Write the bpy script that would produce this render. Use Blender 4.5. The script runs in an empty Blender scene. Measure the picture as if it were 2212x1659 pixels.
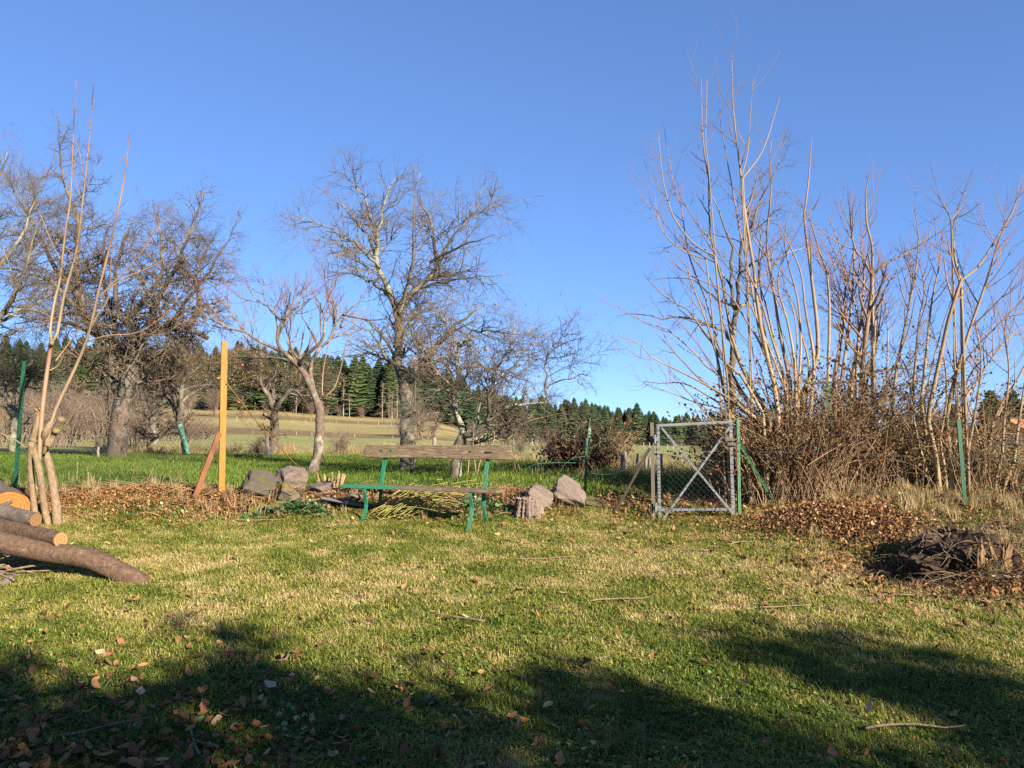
import bpy, bmesh, math, random
import numpy as np
from math import sin, cos, tan, pi, radians, atan2, sqrt, hypot
from mathutils import Vector, Matrix

scene = bpy.context.scene
COL = scene.collection
rng = np.random.default_rng(7)
random.seed(7)

# ------------------------------------------------------------------ camera
F, CX, CY, HOR = 1736.0, 1106.0, 829.5, 930.0      # focal length and centre for a 2212 px wide picture
TH = math.atan((HOR - CY) / F)
EYE = 1.6
cam_d = bpy.data.cameras.new('camera')
cam = bpy.data.objects.new('camera', cam_d)
COL.objects.link(cam)
cam.location = (0, 0, EYE)
cam.rotation_euler = (pi / 2 + TH, 0, 0)
cam_d.sensor_width = 36.0
cam_d.lens = 36.0 * F / 2212.0
cam_d.clip_start = 0.05
cam_d.clip_end = 9000.0
scene.camera = cam

# ------------------------------------------------------------------ sky and sun
SUN_EL = radians(21.0)
SUN_AZ = radians(40.0)          # light travels towards -x by this angle from +y
sun_to = Vector((sin(SUN_AZ) * cos(SUN_EL), -cos(SUN_AZ) * cos(SUN_EL), sin(SUN_EL)))   # towards the sun
world = bpy.data.worlds.new('World')
scene.world = world
world.use_nodes = True
wn = world.node_tree
bg = wn.nodes['Background']
skyn = wn.nodes.new('ShaderNodeTexSky')
skyn.sky_type = 'NISHITA'
skyn.sun_disc = False
skyn.sun_elevation = SUN_EL
skyn.sun_rotation = atan2(sun_to.x, sun_to.y)
skyn.altitude = 500
skyn.air_density = 0.6
skyn.dust_density = 0.0
skyn.ozone_density = 6.0
gam = wn.nodes.new('ShaderNodeGamma'); gam.inputs[1].default_value = 0.64      # the camera's flat response to the blue sky
tnt = wn.nodes.new('ShaderNodeMix'); tnt.data_type = 'RGBA'; tnt.blend_type = 'MULTIPLY'
tnt.inputs[0].default_value = 1.0; tnt.inputs[7].default_value = (1.0, 1.20, 1.55, 1)
wn.links.new(skyn.outputs[0], gam.inputs[0]); wn.links.new(gam.outputs[0], tnt.inputs[6]); wn.links.new(tnt.outputs[2], bg.inputs[0])
bg.inputs[1].default_value = 0.078
sun_d = bpy.data.lights.new('sun', 'SUN')
sun = bpy.data.objects.new('sun', sun_d)
COL.objects.link(sun)
sun_d.energy = 5.0
sun_d.angle = radians(0.53)
sun_d.color = (1.0, 0.90, 0.74)
sun.rotation_euler = sun_to.to_track_quat('Z', 'Y').to_euler()
sun.location = (8, -10, 8)
scene.view_settings.view_transform = 'Standard'
scene.view_settings.look = 'None'
scene.view_settings.exposure = 1.7
scene.view_settings.gamma = 1.0
scene.view_settings.use_curve_mapping = False
scene.cycles.max_bounces = 5
scene.cycles.diffuse_bounces = 2
scene.cycles.glossy_bounces = 2
scene.cycles.transparent_max_bounces = 4
scene.cycles.use_denoising = False

# ------------------------------------------------------------------ helpers: noise, projection, terrain
def _hash(ix, iy, seed):
    n = (ix.astype(np.int64) * 374761393 + iy.astype(np.int64) * 668265263 + seed * 1442695041) & 0x7fffffff
    n = ((n ^ (n >> 13)) * 1274126177) & 0x7fffffff
    n = n ^ (n >> 16)
    return (n & 0xffff) / 65535.0

def vnoise(x, y, scale=1.0, seed=0):
    x = np.asarray(x, float) / scale; y = np.asarray(y, float) / scale
    ix = np.floor(x); iy = np.floor(y)
    fx = x - ix; fy = y - iy
    fx = fx * fx * (3 - 2 * fx); fy = fy * fy * (3 - 2 * fy)
    a = _hash(ix, iy, seed); b = _hash(ix + 1, iy, seed)
    c = _hash(ix, iy + 1, seed); d = _hash(ix + 1, iy + 1, seed)
    return (a * (1 - fx) + b * fx) * (1 - fy) + (c * (1 - fx) + d * fx) * fy

def fbm(x, y, scale=1.0, seed=0, o=3):
    s = 0; a = 1; t = 0
    for k in range(o):
        s = s + a * vnoise(x, y, scale / 2 ** k, seed + 17 * k); t += a; a *= .5
    return s / t

def sstep(a, b, x):
    t = np.clip((np.asarray(x, float) - a) / (b - a), 0, 1)
    return t * t * (3 - 2 * t)

def W(px, py, D):
    """point seen at px,py (2212 wide picture) that stands D metres in front of the camera"""
    vx, vz = (px - CX) / F, (CY - py) / F
    y = cos(TH) - sin(TH) * vz
    z = sin(TH) + cos(TH) * vz
    return Vector((vx * D / y, D, EYE + z * D / y))

_AP = np.array([-900, 0, 500, 850, 1150, 1450, 2200, 3200.])
_DG = np.array([26, 60, 150, 300, 380, 450, 600, 1500, 6000.])
_YT = np.array([
    [983, 983, 983, 983, 984, 985, 985, 985],
    [955, 953, 952, 956, 968, 975, 970, 965],
    [938, 938, 937, 946, 960, 968, 958, 950],
    [880, 885, 886, 903, 956, 964, 940, 925],
    [835, 842, 850, 885, 954, 962, 925, 905],
    [795, 803, 820, 868, 938, 960, 920, 900],
    [785, 792, 802, 850, 915, 950, 912, 900],
    [840, 840, 845, 860, 905, 936, 912, 905],
    [900, 900, 900, 905, 915, 930, 915, 910.]])
_ZT = EYE + (HOR - _YT) / F * _DG[:, None]

def far_z(x, y):
    px = CX + F * x / np.maximum(y, 5.0)
    px = np.clip(px, _AP[0], _AP[-1]); d = np.clip(y, _DG[0], _DG[-1])
    i = np.clip(np.searchsorted(_AP, px) - 1, 0, len(_AP) - 2)
    j = np.clip(np.searchsorted(_DG, d) - 1, 0, len(_DG) - 2)
    fx = (px - _AP[i]) / (_AP[i + 1] - _AP[i]); fx = fx * fx * (3 - 2 * fx)
    fy = (d - _DG[j]) / (_DG[j + 1] - _DG[j])
    a = _ZT[j, i] * (1 - fx) + _ZT[j, i + 1] * fx
    b = _ZT[j + 1, i] * (1 - fx) + _ZT[j + 1, i + 1] * fx
    return a * (1 - fy) + b * fy

def H(x, y):
    x = np.asarray(x, float); y = np.asarray(y, float)
    near = np.interp(y, [-60, 0, 9.8, 13, 20, 26], [-1.6, -.1, .468, .79, .85, .80])
    z = np.where(y < 26, near, far_z(x, np.maximum(y, 26)))
    nf = sstep(60, 14, y)
    z = z + nf * (.035 * (fbm(x, y, 1.3, 3) - .5) + .08 * (fbm(x, y, 5, 9) - .5) * sstep(2, 6, y))
    # planted border behind the bench, a low earth mound on the left, the bank on the right
    z = z + .14 * np.exp(-((y - 11.1) / .75) ** 2) * sstep(.9, .2, x) * sstep(-9, -7, x)
    z = z + .16 * np.exp(-((y - 10.5) / .7) ** 2 - ((x + 4.9) / 1.0) ** 2)
    z = z + .20 * np.exp(-((y - 9.4) / .85) ** 2 - ((x - 3.7) / 1.0) ** 2)
    z = z + .26 * sstep(2.9, 5.2, x) * sstep(7.5, 10, y) * sstep(22, 13, y)
    z = z - .34 * np.exp(-((y - 7.45) / .40) ** 2 - ((x - 3.6) / .40) ** 2)
    z = z + .16 * np.exp(-((y - 7.7) / .5) ** 2 - ((x - 4.35) / .5) ** 2)
    return z

def hz(x, y):
    return float(H(np.array([x]), np.array([y]))[0])

def G(px, py):
    """ground point seen at px,py"""
    a = 2.0; b = None
    f = lambda D: W(px, py, D).z - hz(W(px, py, D).x, D)
    D = 2.0
    while D < 800:
        if f(D) < 0:
            b = D; break
        a = D; D *= 1.04
    if b is None: b = D
    for _ in range(24):
        m = (a + b) / 2
        if f(m) < 0: b = m
        else: a = m
    p = W(px, py, a)
    return Vector((p.x, p.y, hz(p.x, p.y)))

# ------------------------------------------------------------------ helpers: meshes and objects
def tag(o, label=None, cat=None, group=None, kind=None):
    if label: o['label'] = label
    if cat: o['category'] = cat
    if group: o['group'] = group
    if kind: o['kind'] = kind
    return o

def thing(name, label, cat, loc=(0, 0, 0), rz=0.0, group=None):
    o = bpy.data.objects.new(name, None)
    o.empty_display_size = .1
    COL.objects.link(o)
    o.location = loc; o.rotation_euler = (0, 0, rz)
    return tag(o, label, cat, group)

def link(name, me, parent=None, world_geo=True):
    """link a mesh; with world_geo its vertices are already in world space"""
    o = bpy.data.objects.new(name, me)
    COL.objects.link(o)
    if parent is not None:
        o.parent = parent
        if world_geo:
            o.matrix_parent_inverse = Matrix.LocRotScale(parent.location, parent.rotation_euler, None).inverted()
    return o

class MB:
    """collects vertices and faces; builds ONE mesh"""
    def __init__(s):
        s.v = []; s.f = []; s.n = 0; s.at = []; s.smooth = True
    def add(s, verts, faces, attr=None):
        verts = np.asarray(verts, float).reshape(-1, 3)
        faces = np.asarray(faces, np.int64)
        s.v.append(verts); s.f.append(faces + s.n); s.n += len(verts)
        s.at.append(np.zeros(len(verts)) if attr is None else np.broadcast_to(np.asarray(attr, float), (len(verts),)))
    def tubes(s, P, R, sides=5, cap=True, attr=None):
        P = np.asarray(P, float); R = np.asarray(R, float)
        if P.ndim == 2: P = P[None]
        if R.ndim == 1: R = R[None]
        N, K, _ = P.shape
        T = np.gradient(P, axis=1)
        T /= np.linalg.norm(T, axis=2, keepdims=True) + 1e-9
        m = T.mean(1); m /= np.linalg.norm(m, axis=1, keepdims=True) + 1e-9
        ref = np.where(np.abs(m[:, 2:3]) < .8, np.array([[0, 0, 1.]]), np.array([[1., 0, 0]]))
        A = np.cross(T, ref[:, None, :]); A /= np.linalg.norm(A, axis=2, keepdims=True) + 1e-9
        B = np.cross(T, A)
        ang = np.arange(sides) / sides * 2 * pi
        ring = A[:, :, None, :] * np.cos(ang)[None, None, :, None] + B[:, :, None, :] * np.sin(ang)[None, None, :, None]
        V = P[:, :, None, :] + ring * R[:, :, None, None]
        k = np.arange(K - 1)[:, None]; j = np.arange(sides)[None, :]
        q = np.stack([k * sides + j, k * sides + (j + 1) % sides, (k + 1) * sides + (j + 1) % sides, (k + 1) * sides + j], -1).reshape(-1, 4)
        base = (np.arange(N) * K * sides)[:, None, None]
        Fq = (q[None] + base).reshape(-1, 4)
        at = None
        if attr is not None:
            at = np.repeat(np.broadcast_to(np.asarray(attr, float), (N, K)).reshape(-1), sides)
        n0 = s.n
        s.add(V.reshape(-1, 3), Fq, at)
        if cap and sides > 3:
            for i in range(N):
                o0 = n0 + i * K * sides
                s.f.append(np.array([list(range(o0, o0 + sides))[::-1]]))
                o1 = o0 + (K - 1) * sides
                s.f.append(np.array([list(range(o1, o1 + sides))]))
        return s
    def tube(s, pts, r0, r1=None, sides=8, n=None, attr=None, wob=0.0):
        pts = np.array([tuple(p) for p in pts], float)
        if n: pts = resample(pts, n)
        K = len(pts)
        R = np.linspace(r0, r0 if r1 is None else r1, K) if np.isscalar(r0) else np.interp(np.linspace(0, 1, K), np.linspace(0, 1, len(r0)), r0)
        if wob: R = R * (1 + wob * rng.normal(size=K))
        return s.tubes(pts, R, sides, True, attr)
    def box(s, c, size, rot=None):
        c = Vector(c); hx, hy, hzz = [k / 2 for k in size]
        vs = [Vector((x * hx, y * hy, z * hzz)) for x in (-1, 1) for y in (-1, 1) for z in (-1, 1)]
        if rot is not None: vs = [rot @ v for v in vs]
        s.add([tuple(c + v) for v in vs], [[0, 1, 3, 2], [4, 6, 7, 5], [0, 4, 5, 1], [2, 3, 7, 6], [0, 2, 6, 4], [1, 5, 7, 3]])
        return s
    def bar(s, a, b, w, t, up=(0, 1, 0)):
        """flat bar from a to b: w wide, t thick along up"""
        a = Vector(a); b = Vector(b); d = (b - a); L = d.length; d.normalize()
        u = Vector(up); sd = d.cross(u).normalized(); u = sd.cross(d).normalized()
        rot = Matrix((sd, d, u)).transposed()
        return s.box((a + b) / 2, (w, L, t), rot)
    def mesh(s, name, mat, smooth=None, attr_name='rnd'):
        me = bpy.data.meshes.new(name)
        V = np.concatenate(s.v) if s.v else np.zeros((0, 3))
        me.vertices.add(len(V)); me.vertices.foreach_set('co', V.ravel())
        tot = []; li = []
        for f in s.f:
            if len(f):
                tot.append(np.full(len(f), f.shape[1])); li.append(f.ravel())
        tot = np.concatenate(tot); li = np.concatenate(li)
        me.loops.add(len(li)); me.loops.foreach_set('vertex_index', li)
        me.polygons.add(len(tot))
        me.polygons.foreach_set('loop_start', np.concatenate([[0], np.cumsum(tot)[:-1]]))
        me.polygons.foreach_set('loop_total', tot)
        a = me.attributes.new(attr_name, 'FLOAT', 'POINT')
        a.data.foreach_set('value', np.concatenate(s.at))
        me.update(calc_edges=True)
        sm = s.smooth if smooth is None else smooth
        me.polygons.foreach_set('use_smooth', np.full(len(tot), sm))
        for m in (mat if isinstance(mat, (list, tuple)) else [mat]): me.materials.append(m)
        me.validate()
        return me
    def build(s, name, mat, parent=None, smooth=None, world_geo=True):
        return link(name, s.mesh(name, mat, smooth), parent, world_geo)

def resample(pts, n):
    pts = np.asarray(pts, float)
    if len(pts) > 2:                                   # Catmull-Rom smoothing
        P = np.concatenate([[2 * pts[0] - pts[1]], pts, [2 * pts[-1] - pts[-2]]])
        out = []
        for i in range(1, len(P) - 2):
            t = np.linspace(0, 1, 9)[:-1][:, None]
            a, b, c, d = P[i - 1], P[i], P[i + 1], P[i + 2]
            out.append(.5 * (2 * b + (c - a) * t + (2 * a - 5 * b + 4 * c - d) * t ** 2 + (3 * b - a - 3 * c + d) * t ** 3))
        out.append(P[-2][None]); pts = np.concatenate(out)
    L = np.concatenate([[0], np.cumsum(np.linalg.norm(np.diff(pts, axis=0), axis=1))])
    t = np.linspace(0, L[-1], n)
    return np.stack([np.interp(t, L, pts[:, k]) for k in range(3)], 1)

def bevel(o, w=.004, seg=2):
    m = o.modifiers.new('bevel', 'BEVEL'); m.width = w; m.segments = seg; m.limit_method = 'ANGLE'; m.angle_limit = radians(40)
    return o

# ------------------------------------------------------------------ materials
MATS = {}
def nodes_of(name, rough=.8):
    m = bpy.data.materials.new(name); m.use_nodes = True
    nt = m.node_tree; b = nt.nodes['Principled BSDF']
    b.inputs['Roughness'].default_value = rough
    b.inputs['Specular IOR Level'].default_value = .25
    MATS[name] = m
    return m, nt, b
def ramp(nt, stops, fac=None, interp='LINEAR'):
    n = nt.nodes.new('ShaderNodeValToRGB'); cr = n.color_ramp; cr.interpolation = interp
    while len(cr.elements) < len(stops): cr.elements.new(.5)
    for e, (p, c) in zip(cr.elements, stops):
        e.position = p; e.color = (*c, 1) if len(c) == 3 else c
    if fac is not None: nt.links.new(fac, n.inputs[0])
    return n.outputs[0]
def noise(nt, scale, detail=4, rough=.6, vec=None, dist=0.0):
    n = nt.nodes.new('ShaderNodeTexNoise'); n.inputs['Scale'].default_value = scale
    n.inputs['Detail'].default_value = detail; n.inputs['Roughness'].default_value = rough
    n.inputs['Distortion'].default_value = dist
    if vec is not None: nt.links.new(vec, n.inputs['Vector'])
    return n.outputs[0]
def objco(nt, scale=(1, 1, 1), rot=(0, 0, 0), which='Object'):
    t = nt.nodes.new('ShaderNodeTexCoord'); mp = nt.nodes.new('ShaderNodeMapping')
    mp.inputs['Scale'].default_value = scale; mp.inputs['Rotation'].default_value = rot
    nt.links.new(t.outputs[which], mp.inputs[0]); return mp.outputs[0]
def mixc(nt, fac, a, b, mode='MIX'):
    n = nt.nodes.new('ShaderNodeMix'); n.data_type = 'RGBA'; n.blend_type = mode
    for sock, v in ((n.inputs[0], fac), (n.inputs[6], a), (n.inputs[7], b)):
        if hasattr(v, 'is_output'): nt.links.new(v, sock)
        elif isinstance(v, (int, float)): sock.default_value = v
        else: sock.default_value = (*v, 1)
    return n.outputs[2]
def math_(nt, op, a, b=None, clamp=False):
    n = nt.nodes.new('ShaderNodeMath'); n.operation = op; n.use_clamp = clamp
    for sock, v in ((n.inputs[0], a), (n.inputs[1], b)):
        if v is None: continue
        if hasattr(v, 'is_output'): nt.links.new(v, sock)
        else: sock.default_value = v
    return n.outputs[0]
def attr(nt, name, kind='GEOMETRY', out='Fac'):
    n = nt.nodes.new('ShaderNodeAttribute'); n.attribute_name = name; n.attribute_type = kind
    return n.outputs[out]
def bump(nt, b, h, strength=.4, dist=.02):
    n = nt.nodes.new('ShaderNodeBump'); n.inputs['Strength'].default_value = strength; n.inputs['Distance'].default_value = dist
    nt.links.new(h, n.inputs['Height']); nt.links.new(n.outputs[0], b.inputs['Normal'])
def setc(nt, b, c): nt.links.new(c, b.inputs['Base Color'])

def bark_mat(name, dark, light, lichen=None, lich_amt=.55, scale=14, stretch=.35):
    m, nt, b = nodes_of(name, .9)
    v = objco(nt, (1, 1, stretch))
    n1 = noise(nt, scale, 6, .7, v)
    c = ramp(nt, [(.3, dark), (.68, light)], n1)
    if lichen:
        n2 = noise(nt, scale * .55, 5, .75)
        f = ramp(nt, [(lich_amt - .05, (0, 0, 0)), (lich_amt + .08, (1, 1, 1))], n2)
        c = mixc(nt, f, c, lichen)
    setc(nt, b, c)
    bump(nt, b, noise(nt, scale * 2, 6, .75, v), .8, .025)
    return m

def flat_mat(name, c1, c2, scale=8, rough=.75, bumpv=.0, vec=None, spec=None, metal=0):
    m, nt, b = nodes_of(name, rough)
    v = objco(nt, vec) if vec else None
    n = noise(nt, scale, 5, .65, v)
    setc(nt, b, ramp(nt, [(.32, c1), (.68, c2)], n))
    b.inputs['Metallic'].default_value = metal
    if bumpv: bump(nt, b, noise(nt, scale * 2.5, 5, .7, v), bumpv, .01)
    return m

def instanced_mat(name, stops, rough=.7, mixattr=.5, transl=.0, spec=.25):
    """colour from a per-instance tint plus the piece's own random value"""
    m, nt, b = nodes_of(name, rough)
    b.inputs['Specular IOR Level'].default_value = spec
    t = attr(nt, 'tint', 'INSTANCER'); r = attr(nt, 'rnd')
    f = math_(nt, 'ADD', t, math_(nt, 'MULTIPLY', math_(nt, 'SUBTRACT', r, .5), mixattr), True)
    c = ramp(nt, stops, f)
    setc(nt, b, c)
    if transl:
        tr = nt.nodes.new('ShaderNodeBsdfTranslucent'); nt.links.new(c, tr.inputs[0])
        mx = nt.nodes.new('ShaderNodeMixShader'); mx.inputs[0].default_value = transl
        out = nt.nodes['Material Output']
        nt.links.new(b.outputs[0], mx.inputs[1]); nt.links.new(tr.outputs[0], mx.inputs[2]); nt.links.new(mx.outputs[0], out.inputs[0])
    return m

def scatter(name, pts, rot, scl, idx, tint, meshes, mat, kids='piece', parent=None):
    """one object that instances small meshes on points (uncountable ground cover)"""
    c = bpy.data.collections.new(name + '_pieces')
    for i, me in enumerate(meshes):
        o = bpy.data.objects.new('%s_%s_%s' % (name, kids, 'abcdefghijklmnop'[i]), me); c.objects.link(o)
    me = bpy.data.meshes.new(name)
    N = len(pts)
    me.vertices.add(N); me.vertices.foreach_set('co', np.asarray(pts, float).ravel())
    for nm, ty, arr, key in (('rot', 'FLOAT_VECTOR', rot, 'vector'), ('scl', 'FLOAT', scl, 'value'), ('idx', 'INT', idx, 'value'), ('tint', 'FLOAT', tint, 'value')):
        a = me.attributes.new(nm, ty, 'POINT')
        a.data.foreach_set(key, np.asarray(arr, np.int32 if ty == 'INT' else np.float32).ravel())
    me.update()
    o = link(name, me, parent)
    ng = bpy.data.node_groups.new(name, 'GeometryNodeTree')
    ng.interface.new_socket('Geometry', in_out='INPUT', socket_type='NodeSocketGeometry')
    ng.interface.new_socket('Geometry', in_out='OUTPUT', socket_type='NodeSocketGeometry')
    gi = ng.nodes.new('NodeGroupInput'); go = ng.nodes.new('NodeGroupOutput')
    ci = ng.nodes.new('GeometryNodeCollectionInfo'); ci.inputs['Collection'].default_value = c
    ci.inputs['Separate Children'].default_value = True; ci.inputs['Reset Children'].default_value = True
    ip = ng.nodes.new('GeometryNodeInstanceOnPoints'); ip.inputs['Pick Instance'].default_value = True
    L = ng.links.new
    L(gi.outputs[0], ip.inputs['Points']); L(ci.outputs[0], ip.inputs['Instance'])
    for nm, dt, sk in (('idx', 'INT', 'Instance Index'), ('rot', 'FLOAT_VECTOR', 'Rotation'), ('scl', 'FLOAT', 'Scale')):
        na = ng.nodes.new('GeometryNodeInputNamedAttribute'); na.data_type = dt; na.inputs['Name'].default_value = nm
        L(na.outputs['Attribute'], ip.inputs[sk])
    L(ip.outputs[0], go.inputs[0])
    md = o.modifiers.new('scatter', 'NODES'); md.node_group = ng
    me.materials.append(mat)
    return o
# ------------------------------------------------------------------ ground sheet
BEAM_Y = lambda x: 14.0 + (4.2 - x) * 1.08      # line of the old field fence

def zone_colour(x, y):
    px = CX + F * x / np.maximum(y, 5.0)
    n1 = fbm(x, y, 1.6, 21); n2 = fbm(x, y, 6, 31); n3 = fbm(x / 5, y, 12, 41, 4)
    C = lambda *c: np.array(c)
    def mix(a, b, t): return a * (1 - t[..., None]) + b * t[..., None]
    z = np.zeros(x.shape + (3,))
    lawn = mix(np.broadcast_to(C(.10, .10, .03), z.shape), C(.19, .15, .062), sstep(.35, .65, n1))
    terr = mix(np.broadcast_to(C(.085, .135, .022), z.shape), C(.11, .145, .034), sstep(.3, .7, n2))
    pale = mix(np.broadcast_to(C(.205, .225, .068), z.shape), C(.26, .24, .088), sstep(.3, .7, n3))
    tan = mix(np.broadcast_to(C(.33, .235, .105), z.shape), C(.25, .215, .085), sstep(.35, .65, n3))
    brown = mix(np.broadcast_to(C(.165, .110, .052), z.shape), C(.125, .11, .042), sstep(.35, .65, n3))
    col = mix(lawn, terr, sstep(11.2, 13.2, y + (n1 - .5) * 1.5))
    fl = y - np.interp(x, [-14, -6, 4.5, 8], [27, 25, 14.2, 12.5])
    straw = np.broadcast_to(C(.21, .165, .075), z.shape)
    col = mix(col, straw, sstep(-1.2, .2, fl + (n2 - .5) * 2) * .8)
    col = mix(col, pale, sstep(.4, 3.5, fl + (n2 - .5) * 3))
    # rough pasture bands on the slope to the left
    left = sstep(1130, 950, px)
    Db = y + (n3 - .5) * 30 + (px - 500) * .02
    b1 = sstep(125, 140, Db); b2 = sstep(168, 185, Db); b3 = sstep(225, 238, Db); b4 = sstep(250, 262, Db)
    s = mix(pale, brown, b1); s = mix(s, tan, b2); s = mix(s, brown, b3 * .8); s = mix(s, tan, b4)
    col = mix(col, s, left * sstep(110, 125, y))
    # right-hand pasture, rusty bracken strip below the spruces
    col = mix(col, np.broadcast_to(C(.16, .085, .045), z.shape), (1 - left) * sstep(290, 320, y + (n3 - .5) * 40) * .8)
    # forest floor
    col = mix(col, np.broadcast_to(C(.045, .035, .022), z.shape), sstep(295, 315, y) * left)
    col = mix(col, np.broadcast_to(C(.045, .035, .022), z.shape), sstep(375, 385, y))
    # bare, leaf-strewn earth of the border and the bank
    soil = np.broadcast_to(C(.075, .048, .026), z.shape)
    bd = sstep(9.9, 10.5, y + (n1 - .5) * .9) * sstep(12.4, 11.4, y) * sstep(1.0, .1, x)
    bk = sstep(2.6, 3.6, x + (n1 - .5) * .8) * sstep(7.0, 8.2, y) * sstep(15, 12, y)
    col = mix(col, soil, np.clip(bd + bk, 0, 1) * .85)
    return col

ys = np.concatenate([np.arange(-60, 2, 1.6), np.arange(2, 14, .16), np.arange(14, 30, .4), 30 * 1.018 ** np.arange(0, 150), np.linspace(450, 1500, 26), np.linspace(1700, 6000, 14)])
us = np.linspace(-1.7, 1.7, 250)
YY, UU = np.meshgrid(ys, us, indexing='ij')
XX = UU * (8 + .75 * np.maximum(YY, 0) + .4 * np.maximum(-YY, 0))
ZZ = H(XX, YY)
gm = MB(); nr, nc = XX.shape
ii, jj = np.meshgrid(np.arange(nr - 1), np.arange(nc - 1), indexing='ij')
a0 = (ii * nc + jj).ravel()
gm.add(np.stack([XX, YY, ZZ], -1), np.stack([a0, a0 + 1, a0 + nc + 1, a0 + nc], 1))
m, nt, b = nodes_of('ground_turf', .95)
zc = attr(nt, 'zone', out='Color')
gp = nt.nodes.new('ShaderNodeNewGeometry').outputs['Position']
nf = noise(nt, 9, 6, .75, gp); nm_ = noise(nt, .6, 5, .7, gp); nb = noise(nt, .06, 5, .7, gp)
c = mixc(nt, 1.0, zc, ramp(nt, [(.30, (.45, .45, .45)), (.70, (1.55, 1.5, 1.45))], nf), 'MULTIPLY')
c = mixc(nt, 1.0, c, ramp(nt, [(.3, (.72, .78, .7)), (.7, (1.28, 1.2, 1.2))], nm_), 'MULTIPLY')
c = mixc(nt, 1.0, c, ramp(nt, [(.3, (.85, .9, .85)), (.7, (1.15, 1.1, 1.1))], nb), 'MULTIPLY')
setc(nt, b, c)
bump(nt, b, noise(nt, 14, 6, .8, gp), .9, .05)
gme = gm.mesh('ground', m)
ca = gme.color_attributes.new('zone', 'FLOAT_COLOR', 'POINT')
zc_ = zone_colour(XX.ravel(), YY.ravel())
ca.data.foreach_set('color', np.concatenate([zc_, np.ones((len(zc_), 1))], 1).ravel())
ground = link('ground', gme)
tag(ground, 'grassy garden ground rising to orchard meadow and hillside pasture', 'ground', kind='structure')

# ------------------------------------------------------------------ grass
def blade_tuft(n, spread, hmin, hmax, w, lean, seed, straw=.0, clover=0):
    r = np.random.default_rng(seed); mb = MB()
    for k in range(n):
        a = r.uniform(0, 2 * pi); rr = spread * sqrt(r.uniform()); x, y = rr * cos(a), rr * sin(a)
        h = r.uniform(hmin, hmax); d = r.uniform(0, 2 * pi); ln = lean * r.uniform(.3, 1.4) * h
        sx, sy = cos(d + pi / 2) * w / 2, sin(d + pi / 2) * w / 2
        dx, dy = cos(d) * ln, sin(d) * ln
        v = [(x - sx, y - sy, -.01), (x + sx, y + sy, -.01), (x + dx * .35 + sx * .8, y + dy * .35 + sy * .8, h * .6), (x + dx * .35 - sx * .8, y + dy * .35 - sy * .8, h * .6), (x + dx, y + dy, h)]
        rv = r.uniform(.75, 1.0) if r.uniform() < straw else r.uniform(0, .62)
        n0 = mb.n
        mb.add(v, [[0, 1, 2, 3]], rv); mb.f.append(np.array([[3, 2, 4]]) + n0)
    for k in range(clover):
        a = r.uniform(0, 2 * pi); rr = spread * 1.2 * sqrt(r.uniform()); x, y = rr * cos(a), rr * sin(a)
        h = r.uniform(.4, .9) * hmin; s = r.uniform(.008, .014); t = r.uniform(-.5, .5, 2)
        for q in range(3):
            b0 = a + q * 2.094; c0, s0 = cos(b0), sin(b0)
            pts = [(0, 0), (s * .8, -s * .55), (s * 1.5, -s * .3), (s * 1.5, s * .3), (s * .8, s * .55)]
            V = [(x + p * c0 - q2 * s0, y + p * s0 + q2 * c0, h + t[0] * (p * c0 - q2 * s0) + t[1] * (p * s0 + q2 * c0)) for p, q2 in pts]
            mb.add(V, [[0, 1, 2, 3, 4]], r.uniform(.1, .4))
    return mb

grass_stops = [(.0, (.065, .105, .014)), (.25, (.145, .180, .026)), (.45, (.240, .245, .042)), (.62, (.360, .300, .085)), (.80, (.470, .360, .150)), (1.0, (.54, .42, .22))]
M_grass = instanced_mat('grass_blade', grass_stops, .6, .62, .35)
lush_stops = [(.0, (.062, .110, .014)), (.35, (.125, .180, .026)), (.65, (.195, .230, .042)), (.85, (.29, .27, .085)), (1.0, (.38, .31, .14))]
M_lush = instanced_mat('meadow_grass_blade', lush_stops, .6, .5, .35)
straw_stops = [(.0, (.16, .14, .05)), (.4, (.27, .20, .09)), (1.0, (.42, .32, .17))]
M_straw = instanced_mat('dry_grass_blade', straw_stops, .7, .6, .25)

tufts = [blade_tuft(13, .06, .014, .036, .0055, 1.2, 1, .15, 5), blade_tuft(13, .06, .016, .042, .005, 1.5, 2, .4, 2), blade_tuft(15, .055, .012, .036, .0055, 1.7, 3, .55), blade_tuft(8, .055, .015, .035, .006, 1.1, 4, .08, 12), blade_tuft(18, .05, .022, .055, .0045, 1.0, 5, .15)]
tuft_me = [t.mesh('grass_tuft', M_grass, False) for t in tufts]

def lawn_points(n, y0, y1, r, wide=.78, pad=1.2):
    y = y0 + (y1 - y0) * r.uniform(size=n * 2) ** 1.0
    x = (r.uniform(-1, 1, n * 2)) * (wide * y1 + pad)
    k = np.abs(x) < wide * y + pad
    x, y = x[k][:n], y[k][:n]
    return x, y

r = np.random.default_rng(11)
x, y = lawn_points(80000, 2.3, 10.8, r)
bare = np.clip(sstep(10.0, 10.6, y + (fbm(x, y, 1.2, 5) - .5)) * sstep(1.0, .2, x) + sstep(3.0, 3.8, x + (fbm(x, y, 1, 6) - .5)) * sstep(7.2, 8.4, y), 0, 1)
k = r.uniform(size=len(x)) > bare * .9
x, y = x[k], y[k]; N = len(x)
tint = .385 + .60 * (fbm(x, y, 1.1, 51) - .5) + .75 * (fbm(x, y, .22, 52) - .5) + .14 * (sstep(5.2, 6.8, y) * sstep(10.5, 8.5, y)) - .09 * sstep(5.4, 3.6, y) + r.normal(0, .08, N)
tint = np.clip(tint, .04, .92)
lushp = fbm(x, y, .5, 61)
idx = np.where(tint > .55, r.choice([1, 2], N), r.choice([0, 1, 3, 3], N)); idx = np.where((lushp > .66) & (tint < .5), 4, idx)
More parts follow.
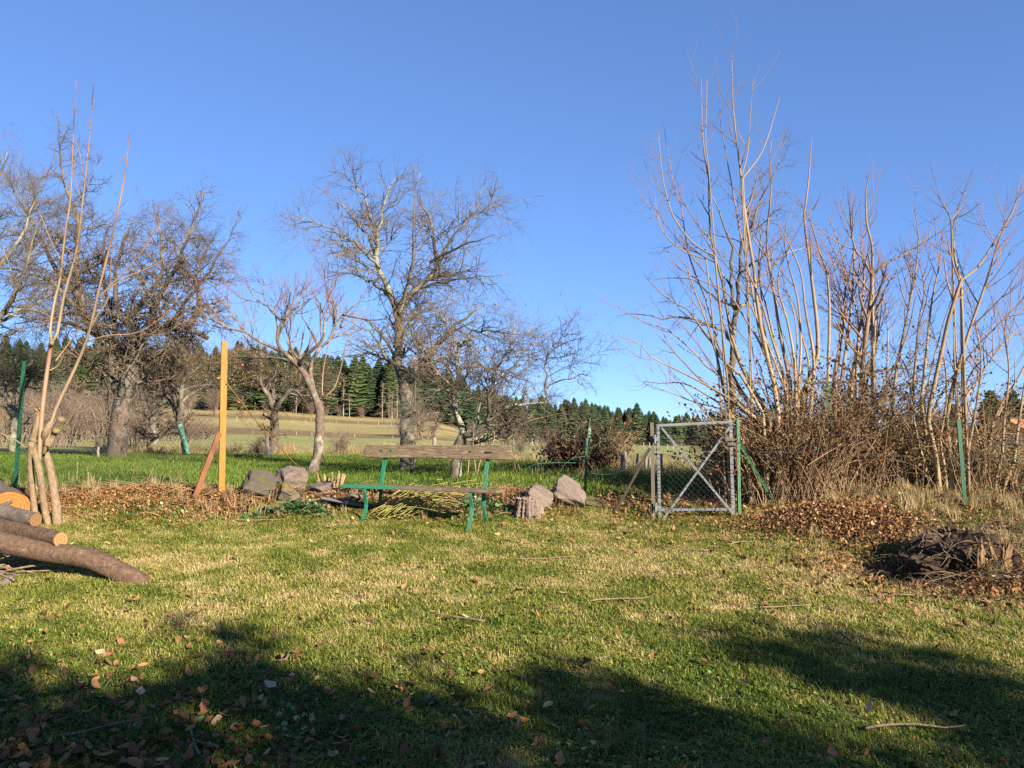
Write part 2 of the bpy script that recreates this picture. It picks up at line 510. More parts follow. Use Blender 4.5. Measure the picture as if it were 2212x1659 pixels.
rot = np.stack([r.normal(0, .12, N), r.normal(0, .12, N), r.uniform(0, 2 * pi, N)], 1)
o = scatter('lawn_grass', np.stack([x, y, H(x, y)], 1), rot, r.uniform(.75, 1.3, N) * (1 - .25 * sstep(6, 4, y)), idx, tint, tuft_me, M_grass, 'tuft')
tag(o, 'short patchy lawn grass, green mixed with dry straw', 'grass', kind='stuff')

meadow_me = [blade_tuft(16, .09, .04, .10, .010, .8, 20 + q, .10).mesh('meadow_tuft', M_lush, False) for q in range(3)]
x, y = lawn_points(30000, 11.6, 27, r, .72, 1)
bare = np.clip(sstep(12.6, 11.6, y) * sstep(1.0, .2, x), 0, 1)
fl = y - np.interp(x, [-14, -6, 4.5, 8], [27, 25, 14.2, 12.5])
k = (r.uniform(size=len(x)) > bare * .8) & (fl < 1.0)
x, y = x[k], y[k]; N = len(x)
tint = np.clip(.36 + .7 * (fbm(x, y, 2.2, 71) - .5) + .4 * (fbm(x, y, .5, 72) - .5) + .35 * sstep(-2.2, .5, fl[k]), .03, .95)
rot = np.stack([r.normal(0, .1, N), r.normal(0, .1, N), r.uniform(0, 2 * pi, N)], 1)
o = scatter('meadow_grass', np.stack([x, y, H(x, y)], 1), rot, r.uniform(.8, 1.4, N), r.integers(0, 3, N), tint, meadow_me, M_lush, 'tuft')
tag(o, 'bright green orchard grass under the fruit trees', 'grass', kind='stuff')

# tall dry grass: along the field fence, round the border and on the right bank
dry_me = [blade_tuft(26, .10, .16, .36, .007, .45, 30 + q, .8).mesh('dry_tuft', M_straw, False) for q in range(3)]
X = []; Y = []; S = []
def dry(n, cx, cy, sx, sy, s0, s1):
    X.append(r.normal(cx, sx, n)); Y.append(r.normal(cy, sy, n)); S.append(r.uniform(s0, s1, n))
t = r.uniform(0, 1, 900); X.append(-14 + 20 * t); Y.append(np.interp(X[-1], [-14, -6, 4.5, 8], [27, 25, 14.2, 12.5]) + r.normal(.2, .45, 900)); S.append(r.uniform(.35, 1.0, 900) * (1 + .5 * (vnoise(X[-1], Y[-1], 1.2, 3) > .6)))
dry(18, -3.9, 10.75, .45, .25, .3, .7); dry(22, -3.3, 10.6, .9, .3, .25, .6); dry(120, 6.0, 9.9, 1.3, .8, .35, .85); dry(60, 4.6, 9.9, 1.0, .35, .25, .55)
dry(60, -6.5, 11.2, 1.2, .6, .3, .8); dry(60, 3.0, 13.9, 1.0, .4, .5, 1.0); dry(30, -2.9, 25.2, .8, .4, .8, 1.6); dry(60, 5.2, 7.6, .7, .5, .3, .7); dry(40, -1.0, 10.4, 1.2, .3, .3, .6)
x = np.concatenate(X); y = np.concatenate(Y); S = np.concatenate(S); N = len(x)
o = scatter('dry_grass', np.stack([x, y, H(x, y)], 1), np.stack([r.normal(0, .18, N), r.normal(0, .18, N), r.uniform(0, 6.3, N)], 1), S, r.integers(0, 3, N), np.clip(r.normal(.45, .22, N), 0, 1), dry_me, M_straw, 'tuft')
tag(o, 'tall dry straw grass along the old field fence and bank', 'dry grass', kind='stuff')

# ------------------------------------------------------------------ fallen leaves
def leaf_mesh(seed, mat, L=1.0, wd=.62, curl=.5, name='leaf'):
    r = np.random.default_rng(seed); mb = MB(); nu = 5
    cu, cv = curl * r.uniform(.5, 1.4), curl * r.uniform(-.6, 1.6)
    V = []
    for i in range(nu + 1):
        u = i / nu; w = wd * sin(pi * (u ** .8)) ** .8 * .5 * (1 + r.uniform(-.18, .18)) if 0 < i < nu else .02
        for j in (-1, 0, 1):
            yy = w * j; zz = cv * (j * j) * w * .9 + cu * (u - .5) ** 2 * L * .9 + r.normal(0, .015)
            V.append(((u - .5) * L, yy, zz))
    Fc = []
    for i in range(nu):
        for j in range(2):
            a = i * 3 + j; Fc.append([a, a + 3, a + 4, a + 1])
    mb.add(V, Fc, r.uniform(0, 1)); return mb.mesh(name, mat)
leaf_stops = [(.0, (.050, .026, .013)), (.3, (.125, .062, .026)), (.55, (.235, .115, .042)), (.78, (.36, .185, .075)), (1.0, (.47, .30, .15))]
M_leaf = instanced_mat('fallen_leaf', leaf_stops, .75, .35, .2)
leaf_me = [leaf_mesh(100 + q, M_leaf, 1, .5 + .06 * (q % 3), .35 + .2 * (q % 4)) for q in range(6)]
def leaf_scatter(name, x, y, zoff, s, tint, label, tilt=.45):
    N = len(x)
    rot = np.stack([r.normal(0, tilt, N), r.normal(0, tilt, N), r.uniform(0, 2 * pi, N)], 1)
    o = scatter(name, np.stack([x, y, H(x, y) + zoff], 1), rot, s, r.integers(0, 6, N), np.clip(tint, 0, 1), leaf_me, M_leaf, 'leaf')
    return tag(o, label, 'leaves', kind='stuff')
# lawn litter
x, y = lawn_points(5200, 2.6, 10.4, r)
den = sstep(.42, .75, fbm(x, y, 1.4, 81)) * .55 + .10 + .8 * sstep(4.6, 3.2, y) * sstep(.5, -1.5, x) + .9 * sstep(1.8, 4, x) * sstep(6, 8, y) + .55 * sstep(9.2, 10.2, y)
k = r.uniform(size=len(x)) < den; x, y = x[k], y[k]; N = len(x)
leaf_scatter('lawn_leaf_litter', x, y, r.uniform(.012, .05, N), r.uniform(.025, .075, N), r.normal(.45, .22, N), 'scattered brown fallen leaves lying on the lawn')
# leaf heap beside the gate: a real mound of leaves
n = 12000; u = r.normal(0, 1, n) * r.uniform(.5, 1.5, n); v = r.normal(0, 1, n) * r.uniform(.5, 1.4, n)
x = 3.55 + .58 * u + .22 * v; y = 9.05 - .30 * u + .42 * v
mound = .10 * np.exp(-((u / 1.3) ** 2 + (v / 1.3) ** 2))
leaf_scatter('leaf_heap', x, y, mound * r.uniform(.2, 1, n) + .012, r.uniform(.25, 1, n) ** 1.5 * .055, r.normal(.34, .27, n), 'heap of brown dead leaves spilling down the bank beside the gate', .95)
# second mound, left of the yellow post
n = 9000; x = -4.95 + r.normal(0, .95, n); y = 10.5 + r.normal(0, .38, n)
leaf_scatter('leaf_mound', x, y, r.uniform(.005, .06, n), r.uniform(.018, .045, n), r.normal(.42, .2, n), 'low mound of tan leaf litter beside the yellow post', .7)
# leaves over the border
n = 9000; x = r.uniform(-7.5, .9, n); y = 10.9 + r.normal(0, .45, n)
leaf_scatter('border_leaf_litter', x, y, r.uniform(.005, .05, n), r.uniform(.022, .06, n), r.normal(.40, .22, n), 'brown and orange leaf litter along the stone border', .6)
n = 6000; x = r.uniform(1.2, 7.5, n); y = 10.9 + r.normal(0, .9, n); x = np.where(x < 2.9, x, x)
leaf_scatter('hedge_leaf_litter', x, y, r.uniform(.005, .05, n), r.uniform(.03, .07, n), r.normal(.34, .2, n), 'dark leaf litter under the bramble thicket behind the gate', .6)
# leaves and chips thrown round the torn root stump
n = 4200; x = 4.05 + r.normal(0, .7, n); y = 7.2 + r.normal(0, .5, n)
leaf_scatter('root_litter', x, y, r.uniform(.005, .06, n), r.uniform(.025, .07, n), r.normal(.3, .22, n), 'dark brown litter strewn round the torn root stump', .8)

n = 1700; x = r.normal(-2.0, 1.0, n); y = 3.0 + np.abs(r.normal(0, .75, n))
leaf_scatter('shade_leaf_litter', x, y, r.uniform(.012, .05, n), r.uniform(.03, .075, n), r.normal(.36, .2, n), 'brown dead leaves gathered in the shaded corner of the lawn', .6)
# crumbled leaf bits worked into the turf
x, y = lawn_points(26000, 2.6, 10.4, r); k = r.uniform(size=len(x)) < .25 + .75 * sstep(.4, .65, fbm(x, y, .6, 95)); x, y = x[k], y[k]; N = len(x)
leaf_scatter('crumbled_leaves', x, y, r.uniform(.006, .03, N), r.uniform(.008, .024, N), r.normal(.5, .25, N), 'crumbled bits of dead leaf worked into the lawn', .6)
# small broad-leaved weeds through the turf
M_weed = instanced_mat('weed_leaf', [(0, (.05, .11, .015)), (.5, (.12, .20, .03)), (1, (.21, .28, .06))], .55, .3, .25)
weed_me = [leaf_mesh(450 + q, M_weed, 1, .75, .2) for q in range(3)]
x, y = lawn_points(9000, 2.6, 10.0, r); k = fbm(x, y, .7, 91) > .50; x, y = x[k], y[k]; N = len(x)
o = scatter('lawn_weeds', np.stack([x, y, H(x, y) + r.uniform(.012, .035, N)], 1), np.stack([r.normal(0, .45, N), r.normal(0, .45, N), r.uniform(0, 6.28, N)], 1), r.uniform(.014, .034, N), r.integers(0, 3, N), np.clip(r.normal(.5, .25, N), 0, 1), weed_me, M_weed, 'leaf')
tag(o, 'small round-leaved weeds growing through the lawn', 'weeds', kind='stuff')

# the larger single leaves on the lawn, one object each
M_bigleaf = []
for q, (c1, c2) in enumerate([((.10, .05, .025), (.20, .10, .045)), ((.22, .105, .04), (.36, .17, .06)), ((.30, .20, .12), (.44, .32, .20)), ((.13, .05, .028), (.22, .085, .04))]):
    M_bigleaf.append(flat_mat('dry_leaf_%s' % 'abcd'[q], c1, c2, 14, .7))
big_me = []
for q in range(8):
    big_me.append(leaf_mesh(200 + q, M_bigleaf[q % 4], 1, .6, .55, 'fallen_leaf'))
cnt = 0
for q in range(400):
    if cnt >= 110: break
    yy = random.uniform(3.2, 6.6); xx = random.uniform(-.68, .68) * yy
    if random.random() > .35 + .5 * (yy < 4.6 and xx < 0): continue
    o = link('fallen_leaf', big_me[cnt % 8]); cnt += 1
    s = random.uniform(.05, .095)
    o.location = (xx, yy, hz(xx, yy) + .03); o.scale = (s, s * random.uniform(.8, 1.1), s)
    o.rotation_euler = (random.gauss(0, .5), random.gauss(0, .5), random.uniform(0, 6.28))
    tag(o, 'single curled dry brown leaf lying on the lawn', 'leaf', 'larger dry leaves on the lawn')
# twigs on the lawn
M_twig = bark_mat('twig_bark', (.10, .07, .045), (.26, .19, .12), None, scale=30)
for q, (px, py, L, az) in enumerate([(1930, 1295, .5, .1), (1290, 1440, .28, .9), (620, 1430, .2, 1.4), (990, 1345, .45, 2.6), (1340, 1305, .5, .2), (1980, 1585, .5, .05), (2050, 1225, .55, .3), (230, 1585, .42, .6), (1700, 1320, .4, .1), (1180, 1215, .55, .15), (420, 1600, .5, 2.1), (1600, 1180, .4, .4), (560, 1130, .5, .1), (1480, 1195, .5, 2.9)]):
    p = G(px, py); pts = []
    for k in range(6):
        t = k / 5 - .5; xx = p.x + cos(az) * L * t + random.gauss(0, .012); yy = p.y + sin(az) * L * t + random.gauss(0, .012)
        pts.append((xx, yy, hz(xx, yy) + .035 + .01 * random.random()))
    o = MB().tube(pts, .008, .004, 5, 9).build('fallen_twig', M_twig)
    tag(o, 'thin dry twig lying on the lawn', 'twig', 'twigs on the lawn')
# ------------------------------------------------------------------ bench
def plank_mat(name, green):
    m, nt, b = nodes_of(name, .85)
    v = objco(nt, (2.2, 26, 26))
    g = noise(nt, 3.2, 8, .72, v, .8)
    c = ramp(nt, [(.28, (.045, .028, .018)), (.44, (.125, .078, .042)), (.58, (.20, .145, .09)), (.74, (.27, .235, .18))], g)
    v2 = objco(nt, (.8, 6, 6))
    gl = noise(nt, 5, 6, .7, v2)
    c = mixc(nt, ramp(nt, [(.54, (0, 0, 0)), (.66, (.75, .75, .75))], gl), c, (.27, .26, .19))
    v3 = objco(nt, (2, 9, 9))
    c = mixc(nt, ramp(nt, [(.56, (0, 0, 0)), (.70, (.6, .6, .6))], noise(nt, 3.5, 7, .7, v3)), c, (.105, .125, .045))
    if green:
        sep = nt.nodes.new('ShaderNodeSeparateXYZ'); t = nt.nodes.new('ShaderNodeTexCoord'); nt.links.new(t.outputs['Object'], sep.inputs[0])
        f = math_(nt, 'ADD', math_(nt, 'MULTIPLY', sep.outputs[0], -1.6), math_(nt, 'MULTIPLY', math_(nt, 'SUBTRACT', noise(nt, 6, 7, .75, v2), .5), 3.2))
        c = mixc(nt, ramp(nt, [(.35, (0, 0, 0)), (.55, (1, 1, 1))], f), c, (.035, .20, .095))
    setc(nt, b, c)
    bump(nt, b, g, 1.0, .02)
    return m
M_plank = plank_mat('weathered_plank', False); M_plankg = plank_mat('weathered_green_plank', True)
def paint_mat(name, col, worn, rust=(.17, .075, .04), amt=.62, rough=.5):
    m, nt, b = nodes_of(name, rough)
    n = noise(nt, 9, 7, .75)
    c = ramp(nt, [(.3, tuple(k * .75 for k in col)), (.7, tuple(min(1, k * 1.2) for k in col))], noise(nt, 3, 4))
    c = mixc(nt, ramp(nt, [(amt, (0, 0, 0)), (amt + .08, (.8, .8, .8))], n), c, worn)
    c = mixc(nt, ramp(nt, [(amt + .05, (0, 0, 0)), (amt + .1, (1, 1, 1))], noise(nt, 14, 6, .7)), c, rust)
    setc(nt, b, c); bump(nt, b, n, .3, .004)
    return m
M_iron = paint_mat('green_iron', (.022, .15, .078), (.13, .25, .18), amt=.64)
M_iron2 = paint_mat('chipped_green_iron', (.022, .14, .072), (.14, .24, .18), amt=.52)

B0 = G(780, 1130); B1 = G(1010, 1150)
bdir = (B1 - B0); bdir.z = 0
brz = atan2(bdir.y, bdir.x)
bc = (B0 + B1) / 2
half = bdir.length / 2
bperp = Vector((-sin(brz), cos(brz), 0))
bco = bc + bperp * .28
BENCH_Z = hz(bco.x, bco.y) + .0
bench = thing('bench', 'weathered wooden plank bench on green iron legs at the lawn edge', 'bench', (bco.x, bco.y, BENCH_Z), brz)
def strip(mb, prof, x0, w, t):
    """flat bar following a (y,z) profile, w wide along x, t thick"""
    P = resample(np.array([(0, a, b_) for a, b_ in prof]), 22)
    T = np.gradient(P, axis=0); T /= np.linalg.norm(T, axis=1, keepdims=True)
    Nn = np.stack([np.zeros(len(P)), -T[:, 2], T[:, 1]], 1)
    V = []
    for p, n_ in zip(P, Nn):
        for sx, sn in ((-1, -1), (1, -1), (1, 1), (-1, 1)):
            V.append((x0 + sx * w / 2, p[1] + n_[1] * sn * t / 2, p[2] + n_[2] * sn * t / 2))
    q = []
    for i in range(len(P) - 1):
        for j in range(4): q.append([i * 4 + j, i * 4 + (j + 1) % 4, i * 4 + 4 + (j + 1) % 4, i * 4 + 4 + j])
    q += [[3, 2, 1, 0], [len(V) - 4, len(V) - 3, len(V) - 2, len(V) - 1]]
    mb.add(V, q)
def gz(x, y):
    w_ = Vector((bco.x, bco.y, 0)) + Vector((cos(brz) * x - sin(brz) * y, sin(brz) * x + cos(brz) * y, 0))
    return hz(w_.x, w_.y) - BENCH_Z
for sx, mt in ((-half, M_iron), (half, M_iron2)):
    zf = gz(sx, -.28) - .03; zr = gz(sx, .26) - .03
    mb = MB(); mb.smooth = False
    strip(mb, [(-.15, .385), (-.205, .405), (-.225, .37), (-.195, .29), (-.175, .22), (-.20, .12), (-.28, zf)], sx, .045, .012)
    mb.build('front_leg', mt, bench, False, False)
    mb = MB(); strip(mb, [(.155, .42), (.14, .33), (.135, .22), (.17, .10), (.26, zr)], sx, .045, .012)
    mb.build('rear_leg', mt, bench, False, False)
    mb = MB(); strip(mb, [(-.20, .4005), (0, .3995), (.16, .4005)], sx, .040, .012)
    mb.build('seat_bracket', mt, bench, False, False)
    mb = MB(); strip(mb, [(.150, .408), (.156, .47), (.185, .62), (.225, .75), (.268, .935)], sx + .006, .050, .013)
    mb.build('back_support', mt, bench, False, False)
def plank(name, x0, x1, cy, cz, w, t, mat, tilt=0.0, seed=1, parent=bench):
    """a board with an uneven outline: local length along x, width w, thickness t"""
    r_ = np.random.default_rng(seed); n = 44; mb = MB()
    xs = np.linspace(x0, x1, n); V = []
    e0 = np.cumsum(r_.normal(0, .0012, n)); e1 = np.cumsum(r_.normal(0, .0012, n)); zz = np.cumsum(r_.normal(0, .0008, n))
    for i, x_ in enumerate(xs):
        c_ = .012 if i in (0, n - 1) else 0.0
        for a_, b_ in ((-1, -.8), (-.93, -1), (.93, -1), (1, -.8), (1, .8), (.93, 1), (-.93, 1), (-1, .8)):
            u_ = a_ * (w / 2 - c_ * .5) + (e0[i] if a_ < 0 else e1[i]); v_ = b_ * (t / 2 - c_ * .3) + zz[i]
            V.append((x_, cy + cos(tilt) * u_ - sin(tilt) * v_, cz + sin(tilt) * u_ + cos(tilt) * v_))
    q = []
    for i in range(n - 1):
        for j in range(8): q.append([i * 8 + j, i * 8 + 8 + j, i * 8 + 8 + (j + 1) % 8, i * 8 + (j + 1) % 8])
    mb.add(V, q); mb.f.append(np.array([list(range(8))])); mb.f.append(np.array([list(range(len(V) - 8, len(V)))[::-1]]))
    return mb.build(name, mat, parent, False, False)
plank('seat_plank', -half - .40, half + .33, -.135, .428, .155, .038, M_plankg, 0, 5)['label'] = 'front seat plank, green paint left on one end'
plank('seat_plank', -half - .26, half + .29, .040, .426, .150, .036, M_plank, 0, 6)
bp = plank('backrest_plank', -half - .31, half + .32, .218, .855, .155, .040, M_plank, radians(77), 8)
M_hole = flat_mat('knot_hole_dark', (.012, .009, .006), (.02, .014, .010), 20)
def local_disc(name, c, rx, rz_, n_, mat, parent, thick=.006):
    mb = MB(); V = []; nn = Vector(n_).normalized(); ax = Vector((1, 0, 0)); bx = nn.cross(ax).normalized()
    for k in range(12):
        a = k / 12 * 2 * pi
        rj = 1 + .15 * sin(a * 3 + 1)
        V.append(tuple(Vector(c) + ax * cos(a) * rx * rj + bx * sin(a) * rz_ * rj))
    V += [tuple(Vector(v) + nn * thick) for v in V]
    q = [[k, (k + 1) % 12, 12 + (k + 1) % 12, 12 + k] for k in range(12)]
    mb.add(V, q); mb.f.append(np.array([list(range(12, 24))])); mb.f.append(np.array([list(range(12))[::-1]]))
    return mb.build(name, mat, parent, False, False)
nb_ = Vector((0, -cos(radians(13)), sin(radians(13))))
local_disc('knot_hole', Vector((half + .03, .218, .853)) + nb_ * .0195, .052, .011, nb_, M_hole, bp, .004)
for sx, dz in ((-half - .02, .012), (-half + .12, .01), (half - .2, .012)):
    local_disc('bolt_head', Vector((sx, .218, .855)) + nb_ * .018 + Vector((0, 0, dz)), .012, .012, nb_, M_iron, bp, .010)

# ------------------------------------------------------------------ fences and gate
M_galv = paint_mat('galvanised_steel', (.12, .124, .13), (.17, .17, .168), (.10, .065, .045), .62, .5)
M_rusty = paint_mat('rusty_grey_steel', (.075, .066, .056), (.11, .085, .06), (.09, .045, .025), .50, .7)
M_gpost = paint_mat('green_post_paint', (.010, .060, .030), (.04, .10, .06), (.12, .08, .05), .64)
M_gpost2 = paint_mat('pale_green_paint', (.034, .105, .046), (.08, .15, .09), (.14, .10, .06), .62)
M_wire = flat_mat('fence_wire', (.035, .033, .03), (.085, .08, .072), 12, .5)
M_gwire = flat_mat('green_wire', (.04, .16, .09), (.08, .24, .15), 12, .5)
M_rust = flat_mat('rust', (.11, .045, .022), (.25, .10, .045), 30, .9, .3)

def mesh_fence(mb, A, B, z0A, z1A, z0B, z1B, pitch=.052, r=.0016, cut=None):
    """diamond wire mesh in the vertical plane from A to B"""
    A = Vector(A); B = Vector(B); L = (B - A).xy.length
    Hh = max(z1A - z0A, z1B - z0B); P = []
    def pt(u, v):
        t = u / L; zb = z0A * (1 - t) + z0B * t; zt = z1A * (1 - t) + z1B * t
        p = A.lerp(B, t); sag = .012 * sin(u * 2.1) * sin(v * 3)
        return (p.x, p.y + sag, zb + (zt - zb) * v / Hh)
    for s in (1, -1):
        k = -Hh
        while k < L + Hh:
            # line u = k + s*v
            v0, v1 = 0.0, Hh
            us_ = [(k + s * v, v) for v in np.linspace(0, Hh, 14)]
            us_ = [(u, v) for u, v in us_ if 0 <= u <= L]
            if len(us_) > 1:
                a, b_ = us_[0], us_[-1]
                P.append([pt(a[0] + (b_[0] - a[0]) * q, a[1] + (b_[1] - a[1]) * q) for q in np.linspace(0, 1, 5)])
            k += pitch * 1.414
    P = np.array(P); mb.tubes(P, np.full(P.shape[:2], r), 3, False)

GL = G(1416, 1124); GR = G(1584, 1118)
gl = W(1416, 1124, GL.y); gr_ = W(1584, 1118, GR.y)
zT = W(1412, 914, GL.y).z; zTr = W(1580, 908, GR.y).z
gd = (GR - GL); gd.z = 0; gdl = gd.length; gu = gd.normalized(); gn = Vector((gu.y, -gu.x, 0))   # gn faces the camera
gate = thing('garden_gate', 'grey galvanised metal garden gate with crossed diagonal braces and wire mesh', 'gate', (GL.x, GL.y, GL.z))
def gp_(t, z, off=0): 
    p = GL.lerp(GR, t) + gn * off; return Vector((p.x, p.y, z))
zB = W(1420, 1101, GL.y).z; zBr = W(1580, 1100, GR.y).z
def angle_bar(name, a, b, w, mat, parent, fl=.026):
    mb = MB(); mb.bar(a, b, w, .005, gn); sd = (b - a).normalized().cross(gn).normalized()
    mb.bar(a - sd * (w / 2 - .0025) * 1.0 - gn * (fl / 2 + .003), b - sd * (w / 2 - .0025) - gn * (fl / 2 + .003), .005, fl, gn)
    return mb.build(name, mat, parent, False)
angle_bar('stile', gp_(.055, GL.z - .02), gp_(.045, zT - .012), .036, M_galv, gate)
angle_bar('stile', gp_(1.0, GR.z - .0), gp_(.985, zTr + .015), .040, M_galv, gate)
angle_bar('top_rail', gp_(.04, zT - .03, .006), gp_(1.0, zTr - .018, .006), .032, M_galv, gate)
angle_bar('bottom_rail', gp_(.06, zB, .006), gp_(1.0, zBr, .006), .030, M_galv, gate)
angle_bar('diagonal_brace', gp_(.09, zT - .06, .013), gp_(1.02, GR.z + .02, .013), .026, M_galv, gate, .02)
angle_bar('diagonal_brace', gp_(.98, zTr - .07, .020), gp_(.10, GL.z + .02, .020), .026, M_galv, gate, .02)
mb = MB(); mesh_fence(mb, gp_(.08, 0, .027), gp_(.97, 0, .027), zB - .03, zT - .06, zBr - .03, zTr - .06, .052, .0007); mb.build('wire_mesh', M_wire, gate)
ties = MB()
for k in range(26):
    for (a, b) in ((gp_(.055, GL.z + .03, .004), gp_(.045, zT - .05, .004)), (gp_(.99, GR.z + .05, .004), gp_(.985, zTr - .05, .004)), (gp_(.1, zB, .010), gp_(.97, zBr, .010)), (gp_(.09, zT - .06, .017), gp_(1.02, GR.z + .02, .017)), (gp_(.98, zTr - .07, .024), gp_(.10, GL.z + .02, .024))):
        if random.random() < .75:
            p = a.lerp(b, (k + random.random()) / 26); d = (b - a).normalized(); sd = d.cross(gn)
            ties.tube([p - sd * .028 + d * .008 - gn * .002, p + gn * .008, p + sd * .028 - d * .008 - gn * .002], .0022, None, 4)
ties.build('wire_tie', flat_mat('tie_wire', (.02, .02, .02), (.05, .05, .05), 9), gate)['kind'] = 'stuff'
for z in (zT - .20, GL.z + .16):
    mb = MB(); c = gp_(.0, z, .012); mb.tube([c - Vector((0, 0, .055)), c + Vector((0, 0, .055))], .014, None, 10); mb.box(c + gu * .03, (.06, .006, .05), Matrix.Rotation(atan2(gu.y, gu.x), 3, 'Z')); mb.build('hinge', M_galv, gate, False)
mb = MB(); c = gp_(.965, zTr - .24, .03); R_ = Matrix.Rotation(atan2(gu.y, gu.x), 3, 'Z')
mb.box(c, (.12, .03, .028), R_); mb.box(c + Vector((.02, 0, -.055)), (.10, .035, .03), R_); mb.tube([c + gu * -.06, c + gu * .10], .008, None, 8); mb.build('latch', M_rusty, gate, False)

def fence_post(name, label, p0, p1, w, mat, shape='T', group=None, cat='fence post'):
    """rolled steel T or L post from ground p0 to top p1"""
    p0 = Vector(p0); p1 = Vector(p1)
    o = thing(name, label, cat, tuple(p0), 0, group)
    mb = MB(); dn = Vector((0, 0, .12))
    mb.bar(p0 - dn, p1, w, .005, (0, -1, 0))
    if shape == 'T': mb.bar(p0 - dn + Vector((0, .5 * w + .003, 0)), p1 + Vector((0, .5 * w + .003, 0)), .005, w, (0, -1, 0))
    else: mb.bar(p0 - dn + Vector((-w * .5 + .003, -.5 * w - .003, 0)), p1 + Vector((-w * .5 + .003, -.5 * w - .003, 0)), .005, w, (0, -1, 0))
    mb.build('post', mat, o, False)
    return o
# hinge post with its leaning strut
hp = fence_post('gate_post', 'rusty grey steel hinge post with a leaning strut', gp_(-.02, GL.z, -.03), gp_(-.03, zT + .01, -.03), .045, M_rusty, 'T')
s0 = G(1325, 1106); s1 = W(1404, 968, GL.y + .03)
MB().bar(s0 - Vector((0, 0, .05)), s1, .030, .03, (0, -1, 0)).build('strut', M_rusty, hp, False)
# latch post with its green strut
gpst = fence_post('gate_post', 'green painted latch post with a pale green leaning strut', G(1597, 1116), W(1593, 903, 10.15), .050, M_gpost2, 'L')
s0 = G(1678, 1086); s1 = W(1596, 955, 10.10)
mb = MB(); mb.bar(s0 - Vector((0, 0, .05)), s1, .036, .006, (0, -1, 0)); mb.bar(s0 + Vector((.018, .02, -.05)), s1 + Vector((.018, .02, 0)), .006, .034, (0, -1, 0)); mb.build('strut', M_gpost2, gpst, False)
# rusty chain hanging from the latch
ch = MB(); top = W(1590, 950, 9.98); n = 15
for k in range(n):
    c = top + Vector((.004 * sin(k), 0, -.026 * k)); a = k % 2 * pi / 2
    pts = [c + Vector((cos(a) * .010 * cos(t), sin(a) * .010 * cos(t), .018 * sin(t))) for t in np.linspace(0, 2 * pi, 11)]
    ch.tube(pts, .0036, None, 5)
c = top + Vector((0, 0, -.026 * n - .012)); ch.tube([c + Vector((.03 * cos(t), 0, .03 * sin(t))) for t in np.linspace(0, 2 * pi, 17)], .005, None, 6)
tag(ch.build('chain', M_rust), 'rusty chain with an end ring hanging from the gate latch', 'chain')

# plain green posts
pl = fence_post('fence_post', 'dark green steel post leaning behind the cut multi-stem shrub', W(32, 1032, 11.6), W(52, 752, 11.6), .055, M_gpost, 'T')
pl.location.z = hz(pl.location.x, 11.6)
pm = fence_post('fence_post', 'slim green steel post with tangled wire beside the boulders', G(1262, 1090), W(1268, 950, G(1262, 1090).y), .032, M_gpost, 'T')
pr = fence_post('fence_post', 'green steel post standing in the bank above the torn root stump', W(2088, 1122, 9.6), W(2071, 905, 9.6), .045, M_gpost, 'T')
# wire tangle on the middle post
wt = MB(); pmx = G(1262, 1090); D0 = pmx.y
for k, pts in enumerate([[(1268, 955), (1272, 930), (1275, 905)], [(1268, 970), (1300, 955), (1320, 948), (1330, 952)], [(1266, 985), (1240, 990), (1222, 1000), (1212, 1018), (1212, 1020)], [(1267, 975), (1245, 985), (1220, 1003), (1216, 1020)], [(1266, 1020), (1230, 1035), (1200, 1038), (1190, 1037)], [(1266, 1020), (1300, 1025), (1330, 1022), (1360, 1005), (1400, 965)], [(1266, 990), (1275, 950), (1276, 925), (1270, 920)], [(1262, 1000), (1190, 1000), (1150, 1005), (1125, 1025)]]):
    wt.tube([W(a, b, D0 + random.uniform(-.15, .15)) for a, b in pts], .0022, None, 4, 14)
wt.tube([W(1268, 965, D0), W(1271, 930, D0), W(1275, 903, D0)], .007, .004, 5, 6)
wt.build('wire', M_gwire, pm)
# sagging mesh panel from the middle post to the gate
o = thing('wire_mesh_panel', 'sagging diamond wire mesh between slim post and gate', 'wire mesh', tuple(pmx))
mb = MB(); mesh_fence(mb, pmx + Vector((0, .04, 0)), gp_(-.04, 0, -.07), pmx.z + .02, pmx.z + .50, GL.z + .03, GL.z + .95, .055, .0013); mb.build('mesh', M_wire, o)
# chain link between the left post and the yellow post
YP = W(478, 1086, 10.95); ypg = hz(YP.x, YP.y)
o = thing('chain_link_fence', 'diamond chain link fence left of the yellow post', 'fence', (pl.location.x, pl.location.y, pl.location.z))
A_ = Vector((pl.location.x, 11.55, 0)); B_ = Vector((YP.x - .07, YP.y - .02, 0)); zA = hz(A_.x, A_.y); zBb = hz(B_.x, B_.y)
mb = MB(); mesh_fence(mb, A_, B_, zA + .03, zA + 1.45, zBb + .03, zBb + 1.50, .055, .0016); mb.build('mesh', M_wire, o)
for k, (za, zb) in enumerate(((.75, .80), (1.45, 1.50), (.05, .05))):
    MB().tube([(A_.x, A_.y, zA + za), ((A_.x + B_.x) / 2, (A_.y + B_.y) / 2, (zA + zBb) / 2 + (za + zb) / 2 - .02), (B_.x, B_.y, zBb + zb)], .0025, None, 4, 12).build('line_wire', M_wire, o)
# line wires on the right
for za in (.35, .8, 1.2):
    a = Vector(gpst.location); b = Vector(pr.location); c = Vector((b.x + 3.0, b.y - .8, hz(b.x + 3.0, b.y - .8)))
    t = MB().tube([a + Vector((0, 0, za)), a.lerp(b, .5) + Vector((0, 0, za - .03)), b + Vector((0, 0, za - .08)), c + Vector((0, 0, za))], .0024, None, 4, 20).build('line_wire', M_wire)
    tag(t, ['lowest', 'middle', 'top'][(.35, .8, 1.2).index(za)] + ' plain wire strung from the latch post to the bank post', 'wire')
